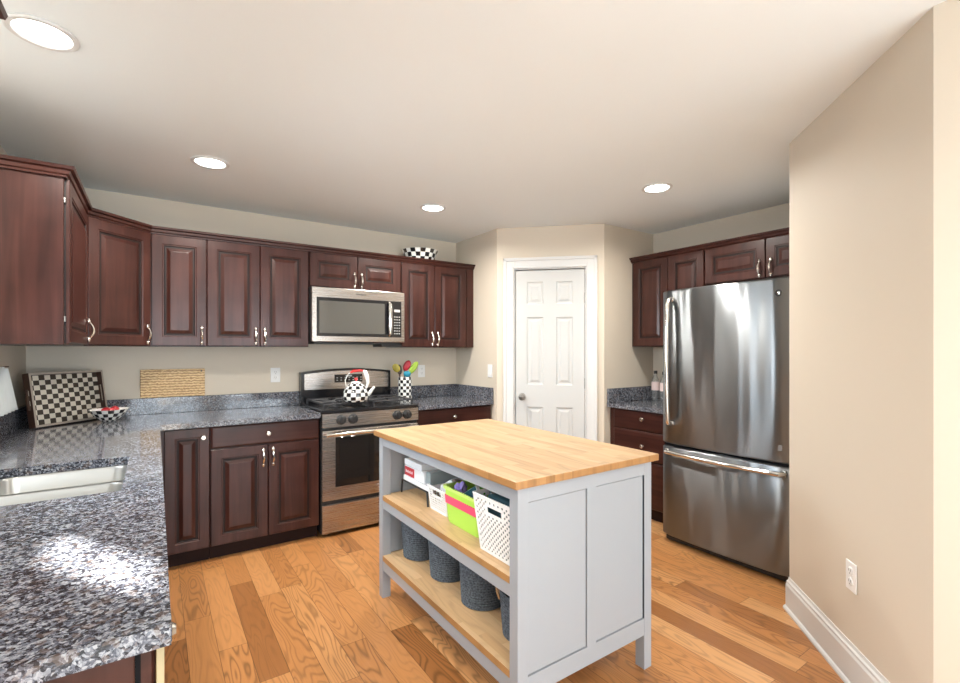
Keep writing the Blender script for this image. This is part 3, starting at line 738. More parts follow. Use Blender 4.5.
for gx0, gx1 in ((rx0+0.03, rx0+0.352), (rx1-0.352, rx1-0.03)):
    b = BM(); gy0, gy1, gz = ry+0.045, YB-0.135, 0.944
    loop = [(gx0, gy0), (gx1, gy0), (gx1, gy1), (gx0, gy1), (gx0, gy0)]
    for (ax, ay), (bx2, by2) in zip(loop, loop[1:]): tube(b, [(ax, ay, gz), (bx2, by2, gz)], 0.008, 6)
    for ax, ay in loop[:4]: tube(b, [(ax, ay, gz), (ax, ay, 0.911)], 0.009, 6)
    gm = (gx0+gx1)/2; tube(b, [(gx0, (gy0+gy1)/2, gz), (gx1, (gy0+gy1)/2, gz)], 0.007, 6)
    for by_ in (3.60, 3.83):
        for k in range(4):
            a = k*PI/2; r0, r1 = 0.03, 0.155 if k % 2 == 0 else 0.11
            tube(b, [(gm+r0*math.cos(a), by_+r0*math.sin(a), gz+0.003), (gm+r1*math.cos(a), by_+r1*math.sin(a), gz+0.003)], 0.006, 6)
    sub('grate', b, M['iron'], ck, True, 'black cast-iron grate')
# backguard with arched top
b = BM(); gyb, gyf = YB-0.013, YB-0.098
def arch(x0, x1, zb, zt, rise, n=16):
    return [(x0, zb), (x1, zb)]+[(x1+(x0-x1)*k/n, zt+rise*(1-(2*k/n-1)**2)) for k in range(n+1)]
pr = arch(rx0-0.006, rx1+0.006, 0.90, 1.158, 0.026)
ring_loft(b, [[(x, gyf+0.012, z) for x, z in pr], [(x, gyb, z) for x, z in pr]])
bg = link('backguard', b, M['black'], rg)
pr = arch(rx0+0.018, rx1-0.018, 1.016, 1.142, 0.024)
b = BM(); ring_loft(b, [[(x, gyf, z) for x, z in pr], [(x, gyf+0.0125, z) for x, z in pr]])
sub('steel_face', b, M['steel'], bg, label='brushed steel control face')
b = BM(); box(b, 1.222, 1.462, gyf-0.003, gyf+0.001, 1.068, 1.134, 0.002, 1)
for k in range(7):
    for zz in (1.084, 1.104): box(b, 1.238+k*0.034, 1.250+k*0.034, gyf-0.0042, gyf-0.0028, zz, zz+0.006, mi=1)
box(b, 1.315, 1.368, gyf-0.0042, gyf-0.0028, 1.116, 1.128, mi=1)
sub('display', b, [M['black'], M['button']], bg, label='black clock display with pale marks')

# ------------------------------------------------------------------ microwave
mx0, mx1, my, mz0, mz1 = 0.960, 1.713, 3.672, 1.398, 1.816
mw = thing('microwave', 'stainless over-the-range microwave with dark glass door under the short cabinet', 'microwave', ((mx0+mx1)/2, 3.87, mz0))
b = BM(); box(b, mx0, mx1, my+0.03, YB-0.004, mz0, mz1, 0.003, 1); link('body', b, M['blackmat'], mw)
b = BM(); box(b, mx0, mx1, my, my+0.029, mz0+0.004, mz1, 0.004, 2); fd = link('door', b, M['steel'], mw)
b = BM(); box(b, mx0+0.034, mx1-0.030, my-0.004, my+0.004, 1.444, 1.740, 0.002, 1)
for i in range(3):
    for j in range(7): box(b, 1.618+i*0.020, 1.629+i*0.020, my-0.0055, my-0.0035, 1.470+j*0.023, 1.477+j*0.023, mi=1)
box(b, 1.618, 1.670, my-0.0055, my-0.0035, 1.652, 1.672, mi=1)
sub('black_frame', b, [M['black'], M['button']], fd, label='black glass surround with pale keypad marks')
b = BM(); box(b, mx0+0.052, mx0+0.575, my-0.0065, my-0.003, 1.466, 1.714, 0.002, 1); sub('window', b, M['mwglass'], fd, label='smoky glass window')
b = BM(); hx = mx0+0.612
tube(b, [(hx+0.004, my-0.004, 1.455), (hx+0.002, my-0.030, 1.47), (hx, my-0.038, 1.52), (hx, my-0.040, 1.59), (hx, my-0.038, 1.66), (hx+0.002, my-0.030, 1.71), (hx+0.004, my-0.004, 1.728)], [0.012, 0.015, 0.016, 0.016, 0.016, 0.015, 0.012], 12, flat=0.7)
sub('handle', b, M['chrome'], fd, True, 'curved chrome handle')
text_mesh('brand_mark', 'Whirlpool', 0.020, 0.0006, mw.matrix_basis.inverted() @ Matrix.Translation((1.338, my-0.001, 1.778)) @ RX, M['blackmat'], fd, 'small dark brand lettering')
b = BM(); box(b, mx0+0.02, mx1-0.03, my+0.02, YB-0.05, mz0-0.012, mz0, 0.002, 1); box(b, 1.525, 1.700, 3.70, 3.90, mz0-0.034, mz0-0.011, 0.003, 1); link('vent_plate', b, M['blackmat'], mw, label='black underside vent')

# ------------------------------------------------------------------ fridge (bow-fronted, faces -x)
fx, fy0, fy1, fz = 2.925, 1.224, 2.054, 1.752
fr = thing('refrigerator', 'tall stainless steel bottom-freezer refrigerator beside the angled wall', 'refrigerator', (3.30, (fy0+fy1)/2, 0))
b = BM(); box(b, fx+0.080, 3.725, fy0+0.004, fy1-0.004, 0.035, fz-0.012, 0.003, 1)
for yy in (fy0+0.06, fy1-0.06):
    for xx in (fx+0.12, 3.66): tube(b, [(xx, yy, 0), (xx, yy, 0.04)], 0.02, 10)
link('body', b, M['grey_plastic'], fr)
def bow(z0, z1, bulge=0.020, r=0.012, n=16):
    b = BM(); ym = (fy0+fy1)/2; hw = (fy1-fy0)/2
    out = []
    for k in range(n+1):
        t = -1+2*k/n; xx = fx+0.002-bulge*(1-t*t)+ (0.014*max(0, abs(t)-0.94)/0.06)
        out.append((xx, ym+t*hw))
    poly = out+[(fx+0.070, fy1), (fx+0.070, fy0)]
    cxm, cym = fx+0.04, ym
    def ins(d): return [(x+(cxm-x)/abs(cxm-x)*min(d, abs(cxm-x)) if x < cxm else x, cym+(y-cym)*(1-d/hw)) for x, y in poly]
    rings = [[(x, y, z0) for x, y in ins(r)], [(x, y, z0+r*0.35) for x, y in ins(r*0.35)], [(x, y, z0+r) for x, y in poly], [(x, y, z1-r) for x, y in poly], [(x, y, z1-r*0.35) for x, y in ins(r*0.35)], [(x, y, z1) for x, y in ins(r)]]
    ring_loft(b, rings); return b
fdoor = link('door', bow(0.692, fz), M['steel_fridge'], fr, True)
fdrw = link('freezer_drawer', bow(0.052, 0.676), M['steel_fridge'], fr, True)
b = BM(); box(b, fx+0.070, fx+0.0795, fy0+0.008, fy1-0.008, 0.05, fz-0.02); box(b, fx+0.02, fx+0.07, fy0+0.01, fy1-0.01, 0.677, 0.691); link('gasket', b, M['gasket'], fr)
b = BM(); box(b, fx+0.035, fx+0.08, fy0+0.01, fy1-0.01, 0.012, 0.050, 0.004, 1); link('kick_grille', b, M['blackmat'], fr)
# vertical door handle near the left edge
b = BM(); hy = 1.972
pts = [(fx-0.006, hy, 1.690), (fx-0.030, hy, 1.684), (fx-0.050, hy, 1.655)]+[(fx-0.054-0.012*math.sin(PI*k/10), hy, 1.64-0.078*k) for k in range(11)]+[(fx-0.050, hy, 0.845), (fx-0.030, hy, 0.832), (fx-0.006, hy, 0.830)]
tube(b, pts, 0.0155, 12); box(b, fx-0.016, fx+0.002, hy-0.018, hy+0.018, 1.672, 1.700, 0.003, 1); box(b, fx-0.016, fx+0.002, hy-0.018, hy+0.018, 0.822, 0.850, 0.003, 1)
sub('handle', b, M['chrome'], fdoor, True, 'long vertical bowed chrome handle')
b = BM(); hz = 0.638
pts = [(fx-0.004, 2.008, hz), (fx-0.030, 2.004, hz)]+[(fx-0.044-0.022*math.sin(PI*k/12), 1.995-0.0605*k, hz) for k in range(13)]+[(fx-0.030, 1.262, hz), (fx-0.004, 1.258, hz)]
tube(b, pts, 0.0150, 12)
for yy in (2.006, 1.260): box(b, fx-0.014, fx+0.004, yy-0.014, yy+0.014, hz-0.018, hz+0.018, 0.003, 1)
sub('handle', b, M['chrome'], fdrw, True, 'long horizontal bowed chrome handle')
b = BM(); c0 = Vector((fx-0.0065, 1.286, 1.664))
lathe(b, [(0, 0), (0.019, 0), (0.019, 0.003), (0.017, 0.004), (0, 0.004)], 20, Matrix.Translation(c0) @ Matrix.Rotation(-PI/2, 4, 'Y'))
bd = sub('badge', b, M['chrome'], fdoor, True, 'round maker badge')
b = BM(); tube(b, [c0+Vector((-0.0045, 0.0145*math.cos(a*PI/10), 0.0145*math.sin(a*PI/10))) for a in range(21)], 0.0048, 6)
for s in (-1, 1): tube(b, [c0+Vector((-0.0045, 0.006*s+0.004*math.cos(a), 0.005*math.sin(a))) for a in [k*0.5 for k in range(11)]], 0.0012, 5)
sub('badge_lettering', b, M['blackmat'], fdoor, True, 'dark ring and script of the badge')
b = BM(); box(b, fx-0.0075, fx-0.0025, 1.268, 1.288, 0.765, 0.795); sub('energy_mark', b, M['grey_plastic'], fdoor, label='tiny dark mark')

# ------------------------------------------------------------------ island
ix0, ix1, iy0, iy1, iz = 0.980, 1.748, 1.240, 2.497, 0.900
isl = thing('kitchen_island', 'grey painted kitchen island with a butcher block top and open shelves', 'kitchen island', ((ix0+ix1)/2, (iy0+iy1)/2, 0))
b = BM(); box(b, ix0, ix1, iy0, iy1, iz-0.028, iz, 0.003, 2)
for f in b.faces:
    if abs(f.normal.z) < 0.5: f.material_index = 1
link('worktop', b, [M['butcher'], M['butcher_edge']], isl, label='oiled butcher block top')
lx0, lx1, ly0, ly1 = ix0+0.024, ix1-0.022, iy0+0.022, iy1-0.022; lw = 0.047
for xx in (lx0, lx1-lw):
    for yy in (ly0, ly1-lw):
        b = BM(); box(b, xx, xx+lw, yy, yy+lw, 0, iz-0.028, 0.002, 1); link('leg', b, M['island'], isl)
for yy, sg in ((ly0+0.002, 1), (ly1-0.002, -1)):
    b = BM(); xm = (lx0+lx1)/2; y2 = yy+sg*0.022
    # frame-and-panel sheet: one closed shell with two sunk fields
    gx = [lx0+lw, xm-0.025, xm+0.025, lx1-lw]
    for k in (0, 2):
        x0, x1 = gx[k], gx[k+1]
        ring_loft(b, [[(x0, yy, 0.215), (x1, yy, 0.215), (x1, yy, 0.815), (x0, yy, 0.815)]]+[[(x0+i, yy+sg*d, 0.215+i), (x1-i, yy+sg*d, 0.215+i), (x1-i, yy+sg*d, 0.815-i), (x0+i, yy+sg*d, 0.815-i)] for i, d in ((0.0, 0.012), (0.0035, 0.012), (0.0035, 0.005))], False, True)
    for (x0, x1, z0, z1) in ((gx[0], gx[3], 0.145, 0.215), (gx[0], gx[3], 0.815, iz-0.028), (gx[1], gx[2], 0.215, 0.815)):
        b.faces.new([b.verts.new(v) for v in ((x0, yy, z0), (x1, yy, z0), (x1, yy, z1), (x0, yy, z1))])
    x0, x1, z0, z1 = gx[0], gx[3], 0.145, iz-0.028
    b.faces.new([b.verts.new(v) for v in ((x0, y2, z0), (x1, y2, z0), (x1, y2, z1), (x0, y2, z1))])
    for q in (((x0, yy, z0), (x1, yy, z0), (x1, y2, z0), (x0, y2, z0)), ((x0, yy, z1), (x1, yy, z1), (x1, y2, z1), (x0, y2, z1)), ((x0, yy, z0), (x0, yy, z1), (x0, y2, z1), (x0, y2, z0)), ((x1, yy, z0), (x1, yy, z1), (x1, y2, z1), (x1, y2, z0))):
        b.faces.new([b.verts.new(v) for v in q])
    bmesh.ops.remove_doubles(b, verts=b.verts, dist=1e-5)
    link('end_panel', b, M['island'], isl)
b = BM(); box(b, lx1-0.026, lx1-0.004, ly0+lw, ly1-lw, 0.145, iz-0.028); link('back_panel', b, M['island'], isl)
b = BM(); box(b, lx0+0.002, lx0+0.022, ly0+lw, ly1-lw, 0.822, iz-0.028, 0.001, 1)
box(b, lx0+0.004, lx0+0.024, ly0+lw, ly1-lw, 0.483, 0.530, 0.001, 1); box(b, lx0+0.004, lx0+0.024, ly0+lw, ly1-lw, 0.150, 0.204, 0.001, 1)
link('rail', b, M['island'], isl)
SH1, SH0 = 0.555, 0.231
for zt, th in ((SH1, 0.025), (SH0, 0.027)):
    b = BM(); cells(b, [lx0+0.0005, lx0+lw, lx1-lw, lx1-0.027], [ly0+0.0265, ly0+lw, ly1-lw, ly1-0.0265], lambda i, j: j == 1 or i == 1, zt-th, zt)
    b.normal_update()
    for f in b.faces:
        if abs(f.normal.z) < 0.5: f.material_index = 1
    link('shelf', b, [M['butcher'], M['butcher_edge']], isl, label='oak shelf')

# ------------------------------------------------------------------ things on the island shelves
def holed_panel(b, A, B, C, D, nu, nv, hole=0.55, slot=None, stag=True):
    """A-B bottom, D-C top; a sheet of cells, each with an oval hole"""
    A, B, C, D = map(Vector, (A, B, C, D))
    def P(u, v): return (A*(1-u)+B*u)*(1-v)+(D*(1-u)+C*u)*v
    for i in range(nu):
        for j in range(nv):
            u0, u1, v0, v1 = i/nu, (i+1)/nu, j/nv, (j+1)/nv; um, vm = (u0+u1)/2, (v0+v1)/2
            if slot and slot[0] < um < slot[1] and slot[2] < vm < slot[3]: continue
            if i in (0, nu-1) or j in (0, nv-1) or (stag and (i+j) % 2) or (slot and slot[0]-1.2/nu < um < slot[1]+1.2/nu and slot[2]-1.2/nv < vm < slot[3]+1.2/nv):
                f = [P(u0, v0), P(um, v0), P(u1, v0), P(u1, vm), P(u1, v1), P(um, v1), P(u0, v1), P(u0, vm)]
                b.faces.new([b.verts.new(q) for q in f]); continue
            o = [(u0, v0), (um, v0), (u1, v0), (u1, vm), (u1, v1), (um, v1), (u0, v1), (u0, vm)]
            h = [(um+(a-um)*hole*(0.8 if k % 2 == 0 else 1.05), vm+(c-vm)*hole*(0.8 if k % 2 == 0 else 1.05)) for k, (a, c) in enumerate(o)]
            ov = [b.verts.new(P(*q)) for q in o]; hv = [b.verts.new(P(*q)) for q in h]
            for k in range(8): b.faces.new((ov[k], ov[(k+1) % 8], hv[(k+1) % 8], hv[k]))
def open_basket(name, label, cat, bx0, bx1, by0, by1, z0, h, flare, nu, nv, nd, slot=None, hole=0.6, rim=0.006, group=None, stag=True):
    t = thing(name, label, cat, ((bx0+bx1)/2, (by0+by1)/2, z0), 0, group)
    b = BM(); f = flare; z1 = z0+h; g = 0.0015; zb = z0+0.0015
    c0 = [(bx0, by1, zb), (bx0, by0, zb), (bx1, by0, zb), (bx1, by1, zb)]
    c1 = [(bx0-f, by1+f, z1), (bx0-f, by0-f, z1), (bx1+f, by0-f, z1), (bx1+f, by1+f, z1)]
    for k in range(4):
        k2 = (k+1) % 4; w = nu if k % 2 == 0 else nd
        holed_panel(b, c0[k], c0[k2], c1[k2], c1[k], w, nv, hole, slot if k in (0, 2) else None, stag)
    b.faces.new([b.verts.new(v) for v in c0])
    bmesh.ops.remove_doubles(b, verts=b.verts, dist=1e-5)
    o = link('body', b, M['basket'], t)
    md = o.modifiers.new('thickness', 'SOLIDIFY'); md.thickness = 0.0022; md.offset = 0
    b = BM(); loop = c1+[c1[0]]
    for p, q in zip(loop, loop[1:]): tube(b, [p, q], rim*0.6, 6)
    link('rim', b, M['basket'], t, True)
    return t
# big white basket
open_basket('basket', 'tall white perforated plastic basket at the near end of the island shelf', 'basket', 1.052, 1.40, 1.336, 1.556, SH1+0.001, 0.222, 0.022, 20, 20, 26, (0.36, 0.70, 0.74, 0.86), 0.8)
b = BM(); box(b, 1.075, 1.385, 1.340, 1.550, SH1+0.008, 0.770, 0.012, 3)
tag(link('folded_cloth', b, M['teal_cloth'], smooth=True), 'dark teal folded cloth filling the tall white basket', 'cloth')
# lime green bin
gb = thing('storage_bin', 'lime green plastic bin with a pink band in the middle of the island shelf', 'bin', (1.22, 1.755, SH1))
gx0, gx1, gy0, gy1 = 1.095, 1.42, 1.640, 1.895; gh = 0.165; gf = 0.012
b = BM()
def gr(z, ins):
    t = (z-0)/gh*gf; return rrect(gx0-t+ins, gx1+t-ins, gy0-t+ins, gy1+t-ins, 0.02, SH1+0.001+z, 4)
ring_loft(b, [gr(0.003, 0.012), gr(0.0, 0.004), gr(0.012, 0), gr(gh, 0), gr(gh, 0.004), gr(0.014, 0.004)], True, True)
link('body', b, M['lime'], gb, True)
b = BM(); ring_loft(b, [gr(0.088, -0.0006), gr(0.090, -0.004), gr(0.124, -0.004), gr(0.126, -0.0006)], False, False); link('band', b, M['pink'], gb, True, 'pink band')
b = BM(); ring_loft(b, [gr(gh-0.014, -0.0005), gr(gh-0.012, -0.006), gr(gh+0.001, -0.006), gr(gh+0.001, 0.004)], False, False); link('rim', b, M['limelight'], gb, True)
def blob(name, label, cat, c, r, sc, mat, seed, amp=0.25, group=None):
    random.seed(seed); b = BM(); bmesh.ops.create_icosphere(b, subdivisions=3, radius=r)
    ph = [random.uniform(0, 6) for _ in range(6)]
    for v in b.verts:
        n = v.co.normalized(); k = 1+amp*(math.sin(5*n.x+ph[0])*math.sin(4*n.y+ph[1])+0.5*math.sin(9*n.z+ph[2])*math.sin(8*n.x+ph[3]))
        v.co = Vector((v.co.x*sc[0], v.co.y*sc[1], v.co.z*sc[2]))*k
    bmesh.ops.translate(b, vec=c, verts=b.verts)
    return tag(link(name, b, mat, smooth=True), label, cat, group)
blob('wrapped_bundle', 'purple wrapped bundle at the left end of the lime green bin', 'bundle', (1.148, 1.858, 0.700), 0.031, (1.0, 0.9, 1.1), M['purple'], 3)
blob('green_bag', 'bright green crumpled bag behind the purple bundle in the lime bin', 'bag', (1.205, 1.800, 0.690), 0.030, (0.8, 1.0, 0.9), M['green'], 5)
def tilted_box(name, label, cat, size, c, rot, mats, mi_fn=None, group=None, bev=0.002):
    b = BM(); sx, sy, sz = size; box(b, -sx/2, sx/2, -sy/2, sy/2, -sz/2, sz/2, bev, 1)
    if mi_fn:
        for f in b.faces: f.material_index = mi_fn(f)
    mt = Matrix.Translation(c) @ Matrix.Rotation(rot[2], 4, 'Z') @ Matrix.Rotation(rot[0], 4, 'X') @ Matrix.Rotation(rot[1], 4, 'Y')
    bmesh.ops.transform(b, matrix=mt, verts=b.verts)
    return tag(link(name, b, mats), label, cat, group)
tilted_box('book', 'dark teal book with white page edges leaning in the lime green bin', 'book', (0.018, 0.12, 0.13), (1.142, 1.736, 0.668), (math.radians(-30), 0, 0), [M['teal'], M['paper']], lambda f: 0 if abs(f.normal.x) > 0.8 else 1)
tilted_box('book', 'second dark teal book standing behind the leaning one in the lime bin', 'book', (0.030, 0.12, 0.15), (1.265, 1.725, 0.68), (math.radians(-8), 0, 0), [M['teal'], M['paper']], lambda f: 0 if abs(f.normal.x) > 0.8 else 1)
# small white basket
open_basket('basket', 'small white plastic basket left of the lime green bin', 'basket', 1.118, 1.34, 1.935, 2.095, SH1+0.001, 0.118, 0.012, 14, 10, 16, (0.30, 0.70, 0.68, 0.86), 0.68, stag=False)
blob('white_paper_bag', 'crumpled white paper bag in the small white basket', 'bag', (1.21, 2.015, 0.650), 0.055, (1.2, 1.0, 0.9), M['paper'], 9)
# black wire riser with packages
rk = thing('wire_riser', 'black wire shelf riser at the far end of the island shelf', 'riser', (1.22, 2.27, SH1))
b = BM(); wx0, wx1, wy0_, wy1_, wz = 1.110, 1.36, 2.118, 2.405, 0.632
loop = [(wx0, wy0_), (wx1, wy0_), (wx1, wy1_), (wx0, wy1_), (wx0, wy0_)]
for (ax, ay), (cx_, cy_) in zip(loop, loop[1:]): tube(b, [(ax, ay, wz), (cx_, cy_, wz)], 0.005, 6)
for k in range(1, 12): tube(b, [(wx0+(wx1-wx0)*k/12, wy0_, wz), (wx0+(wx1-wx0)*k/12, wy1_, wz)], 0.002, 5)
link('rack', b, M['blackmat'], rk, True)
for ax, ay, dx, dy in ((wx0, wy0_, 0.0, -0.010), (wx1, wy0_, 0, -0.01), (wx1, wy1_, 0, 0.012), (wx0, wy1_, 0, 0.012)):
    b = BM(); tube(b, [(ax, ay, wz), (ax+dx, ay+dy*0.6, 0.59), (ax+dx, ay+dy, SH1+0.005)], 0.005, 6); link('leg', b, M['blackmat'], rk, True)
def parcel(name, label, x0, x1, y0, y1, z0, z1, mat, cat='box'):
    t = thing(name, label, cat, ((x0+x1)/2, (y0+y1)/2, z0)); b = BM(); box(b, x0, x1, y0, y1, z0, z1, 0.003, 2); link('carton', b, mat, t); return t
rz = wz+0.0055
parcel('flat_box', 'flat white card box lowest of the stack on the wire riser', 1.105, 1.34, 2.098, 2.385, rz, rz+0.026, M['paper'])
t = parcel('foil_box', 'white carton with a red label on the wire riser', 1.110, 1.30, 2.150, 2.380, rz+0.027, rz+0.080, M['paper'])
b = BM(); box(b, 1.1088, 1.112, 2.262, 2.374, rz+0.030, rz+0.076); lb = link('label', b, M['redlabel'], t, label='red label')
b = BM()
for k in range(7): box(b, 1.1080, 1.1095, 2.352-k*0.012, 2.359-k*0.012, rz+0.046, rz+0.060-0.004*(k % 2))
sub('label_lettering', b, M['paper'], lb, label='white lettering')
parcel('wrap_box', 'rounded white carton topmost on the riser stack', 1.115, 1.30, 2.190, 2.392, rz+0.081, rz+0.112, M['paper'])
parcel('grey_box', 'grey flat box stacked at the right of the white cartons', 1.118, 1.35, 2.100, 2.146, rz+0.0275, rz+0.090, M['greycard'])

# rope baskets on the lower shelf
def rope_basket(label, cx, cy, r0, r1, h):
    t = thing('rope_basket', label, 'basket', (cx, cy, SH0+0.001), 0.85, 'slate rope baskets on the lower island shelf')
    b = BM(); n = int(h/0.0105); prof = [(0.0, 0.004), (r0*0.6, 0.002), (r0*0.93, 0.0)]
    for k in range(n):
        z = (k+0.5)*h/n; r = r0+(r1-r0)*(z/h)**0.8
        prof += [(r-0.0015, z-h/n*0.48), (r+0.0022, z-h/n*0.2), (r+0.0022, z+h/n*0.2), (r-0.0015, z+h/n*0.48)]
    prof += [(r1-0.007, h), (r1-0.010, h-0.01), (r0-0.010, 0.012), (0, 0.010)]
    lathe(b, prof, 40); link('body', b, M['rope'], t, True, world=False)
    for s in (1, -1):
        b = BM(); a = [(-0.10*s*0+s*0.0, 0, 0)]
        yy = s*(r1+0.003)
        tube(b, [(-0.02, yy-s*0.004, h-0.035), (-0.018, yy+s*0.006, h-0.01), (-0.012, yy+s*0.008, h+0.006), (0.012, yy+s*0.008, h+0.006), (0.018, yy+s*0.006, h-0.01), (0.02, yy-s*0.004, h-0.035)], 0.005, 6)
        link('handle', b, M['tan'], t, True, 'tan leather loop', world=False)
    return t
rope_basket('slate blue rope basket farthest along the lower island shelf, nearest the range', 1.185, 2.330, 0.092, 0.106, 0.215)
rope_basket('slate blue rope basket second from the range on the lower island shelf', 1.195, 2.042, 0.092, 0.106, 0.215)
rope_basket('slate blue rope basket third from the range on the lower island shelf', 1.195, 1.745, 0.096, 0.108, 0.215)
rope_basket('slate rope basket at the near end of the lower shelf behind the island leg', 1.195, 1.445, 0.092, 0.106, 0.170)

# ------------------------------------------------------------------ chequered ware and small things on the counters
def chk(n0=0): return lambda i, k: (i+k//2+n0) % 2
# serving tray leaning in the corner
tdir = Vector((0.665, 0.747)).normalized(); tn = Vector((tdir.y, -tdir.x))       # tn: out of the tray, towards the room
TW, TL_, TD = 0.455, 0.312, 0.042
lean = math.radians(9)
ax_x = Vector((tdir.x, tdir.y, 0)); ax_up = Vector((-tn.x*math.sin(lean), -tn.y*math.sin(lean), math.cos(lean))); ax_n = Vector((tn.x*math.cos(lean), tn.y*math.cos(lean), math.sin(lean)))
org = Vector((-0.556, 3.655, CZ1+0.001+TD*math.sin(lean)))
TM = Matrix(((ax_x.x, ax_up.x, ax_n.x, org.x), (ax_x.y, ax_up.y, ax_n.y, org.y), (ax_x.z, ax_up.z, ax_n.z, org.z), (0, 0, 0, 1)))
# local: x along width, y up the tray, z out of it (rim front at z=0)
tr = thing('serving_tray', 'dark wooden serving tray with a cream and black chequered base leaning in the corner', 'tray', (org.x, org.y, CZ1))
b = BM()
box(b, 0.0, TW, 0.0, 0.012, -TD, 0, 0.001, 1); box(b, 0, TW, TL_-0.012, TL_, -TD, 0, 0.001, 1)
# ends with a hand slot each
for x0 in (0.0, TW-0.012):
    for (y0, y1, z0, z1) in ((0.012, 0.10, -TD, 0), (0.218, TL_-0.012, -TD, 0), (0.10, 0.218, -TD, -0.032), (0.10, 0.218, -0.013, 0)):
        box(b, x0, x0+0.012, y0, y1, z0, z1)
box(b, 0.012, TW-0.012, 0.012, TL_-0.012, -TD, -TD+0.008)
bmesh.ops.transform(b, matrix=TM, verts=b.verts); link('frame', b, M['walnut'], tr)
b = BM()
for (x0, x1, y0, y1) in ((0, TW, 0, 0.012), (0, TW, TL_-0.012, TL_), (0, 0.012, 0.012, TL_-0.012), (TW-0.012, TW, 0.012, TL_-0.012)): box(b, x0+0.0005, x1-0.0005, y0, y1, 0.0001, 0.0016)
bmesh.ops.transform(b, matrix=TM, verts=b.verts); link('rim_edge', b, M['tray_edge'], tr, label='worn pale rim')
b = BM(); nx, ny = 13, 10; w_, h_ = (TW-0.026)/nx, (TL_-0.026)/ny
for i in range(nx):
    for j in range(ny):
        x0, y0 = 0.013+i*w_, 0.013+j*h_
        f = b.faces.new([b.verts.new(v) for v in ((x0, y0, -TD+0.0095), (x0+w_, y0, -TD+0.0095), (x0+w_, y0+h_, -TD+0.0095), (x0, y0+h_, -TD+0.0095))]); f.material_index = (i+j) % 2
bmesh.ops.remove_doubles(b, verts=b.verts, dist=1e-5)
bmesh.ops.transform(b, matrix=TM, verts=b.verts); link('chequered_base', b, [M['cream_sq'], M['dark_sq']], tr, label='cream and black squares')

def bowl(name, label, loc, prof_out, seg, wall=0.005):
    t = thing(name, label, 'bowl', loc)
    b = BM(); n = len(prof_out)
    prof = prof_out+[(r-wall, z+0.0005) for r, z in reversed(prof_out[1:])]+[(0, prof_out[0][1]+wall)]
    lathe(b, prof, seg, mi=lambda i, k: ((i+k//2) % 2 if i < n-1 else 0), close=False)
    link('body', b, [M['white'], M['blackglaze']], t, True, world=False)
    return t
bw = bowl('bowl', 'small black and white chequered bowl on the counter in front of the tray', (-0.238, 3.775, CZ1+0.001), [(0.0, 0.0), (0.032, 0.0), (0.050, 0.014), (0.070, 0.034), (0.088, 0.056), (0.102, 0.078)], 40)
for k, (dx, dy, dz, r) in enumerate(((-0.016, -0.004, 0.054, 0.024), (0.026, 0.012, 0.056, 0.025), (0.010, -0.036, 0.052, 0.022))):
    t = thing('red_fruit', 'small red fruit heaped in the chequered counter bowl', 'fruit', (-0.238+dx, 3.775+dy, CZ1+dz+0.016-r), 0, 'red fruit in the counter bowl')
    b = BM(); sphere(b, (0, 0, r), r, 16, sc=(1, 1, 0.92)); link('flesh', b, M['red_leaf'], t, True, world=False)
    b = BM(); tube(b, [(0, 0, r*1.86), (0.003, 0.002, r*2.15)], 0.0016, 5); link('stem', b, M['walnut'], t, True, world=False)
# bowl on top of the cabinets
bowl('bowl', 'large black and white chequered bowl on top of the wall cabinets', (1.972, 3.905, 2.106), [(0.0, 0.0), (0.092, 0.0), (0.125, 0.028), (0.138, 0.062), (0.150, 0.098), (0.166, 0.130)], 44, 0.007)
# carved board on the backsplash ledge
cb_ = thing('cutting_board', 'rectangular light wooden board with carved grain propped on the back wall ledge', 'board', (0.104, 4.062, 1.005))
b = BM(); box(b, -0.088, 0.297, 4.058, 4.072, 1.0048, 1.203, 0.002, 1)
link('board', b, M['carved'], cb_)
b = BM(); lathe(b, [(0, 0), (0.006, 0), (0.006, 0.0008), (0, 0.0008)], 12, Matrix.Translation((0.275, 4.0580, 1.186)) @ RX); link('hang_hole', b, M['blackmat'], cb_, label='small dark hang hole')

# utensil crock
CX, CY = 1.784, 3.820
t = thing('utensil_crock', 'tall black and white chequered utensil crock right of the range', 'crock', (CX, CY, CZ1+0.001))
b = BM(); nr = 8; hh = 0.212; rr = 0.059
prof = [(rr, hh*k/nr) for k in range(nr+1)]+[(rr-0.006, hh), (rr-0.006, 0.008), (0, 0.008)]
lathe(b, [(0, 0)]+prof, 28, mi=lambda i, k: ((i+k//2) % 2 if 1 <= i <= nr else 0), close=False)
link('body', b, [M['white'], M['blackglaze']], t, True, world=False)
def utensil(name, label, dx, dy, tx, ty, tz, mat, hl=0.085, hw=0.027, kind='spoon', roll=0.0):
    t = thing(name, label, 'utensil', (CX+dx, CY+dy, CZ1+0.010))
    b = BM(); p0 = Vector((0, 0, 0)); p1 = Vector((tx-dx, ty-dy, tz))
    tube(b, [p0, p0.lerp(p1, 0.5), p1], 0.0045, 8); link('handle', b, M['walnut'] if kind == 'spoon' else M['blackmat'], t, True, world=False)
    d = (p1-p0).normalized(); b = BM()
    ex = (Vector((1, -0.6, 0))-d*d.dot(Vector((1, -0.6, 0)))).normalized(); ey = d.cross(ex)
    d2 = d*math.cos(roll)+ex*math.sin(roll); ex = d2.cross(ey)*-1.0; d = d2
    q = Matrix((ex, ey, d)).transposed().to_4x4()
    bmesh.ops.create_uvsphere(b, u_segments=16, v_segments=10, radius=1.0, matrix=Matrix.Translation(p1+d*hl*0.45) @ q @ Matrix.Diagonal((hw, 0.010, hl/2, 1)))
    link('head', b, mat, t, True, world=False)
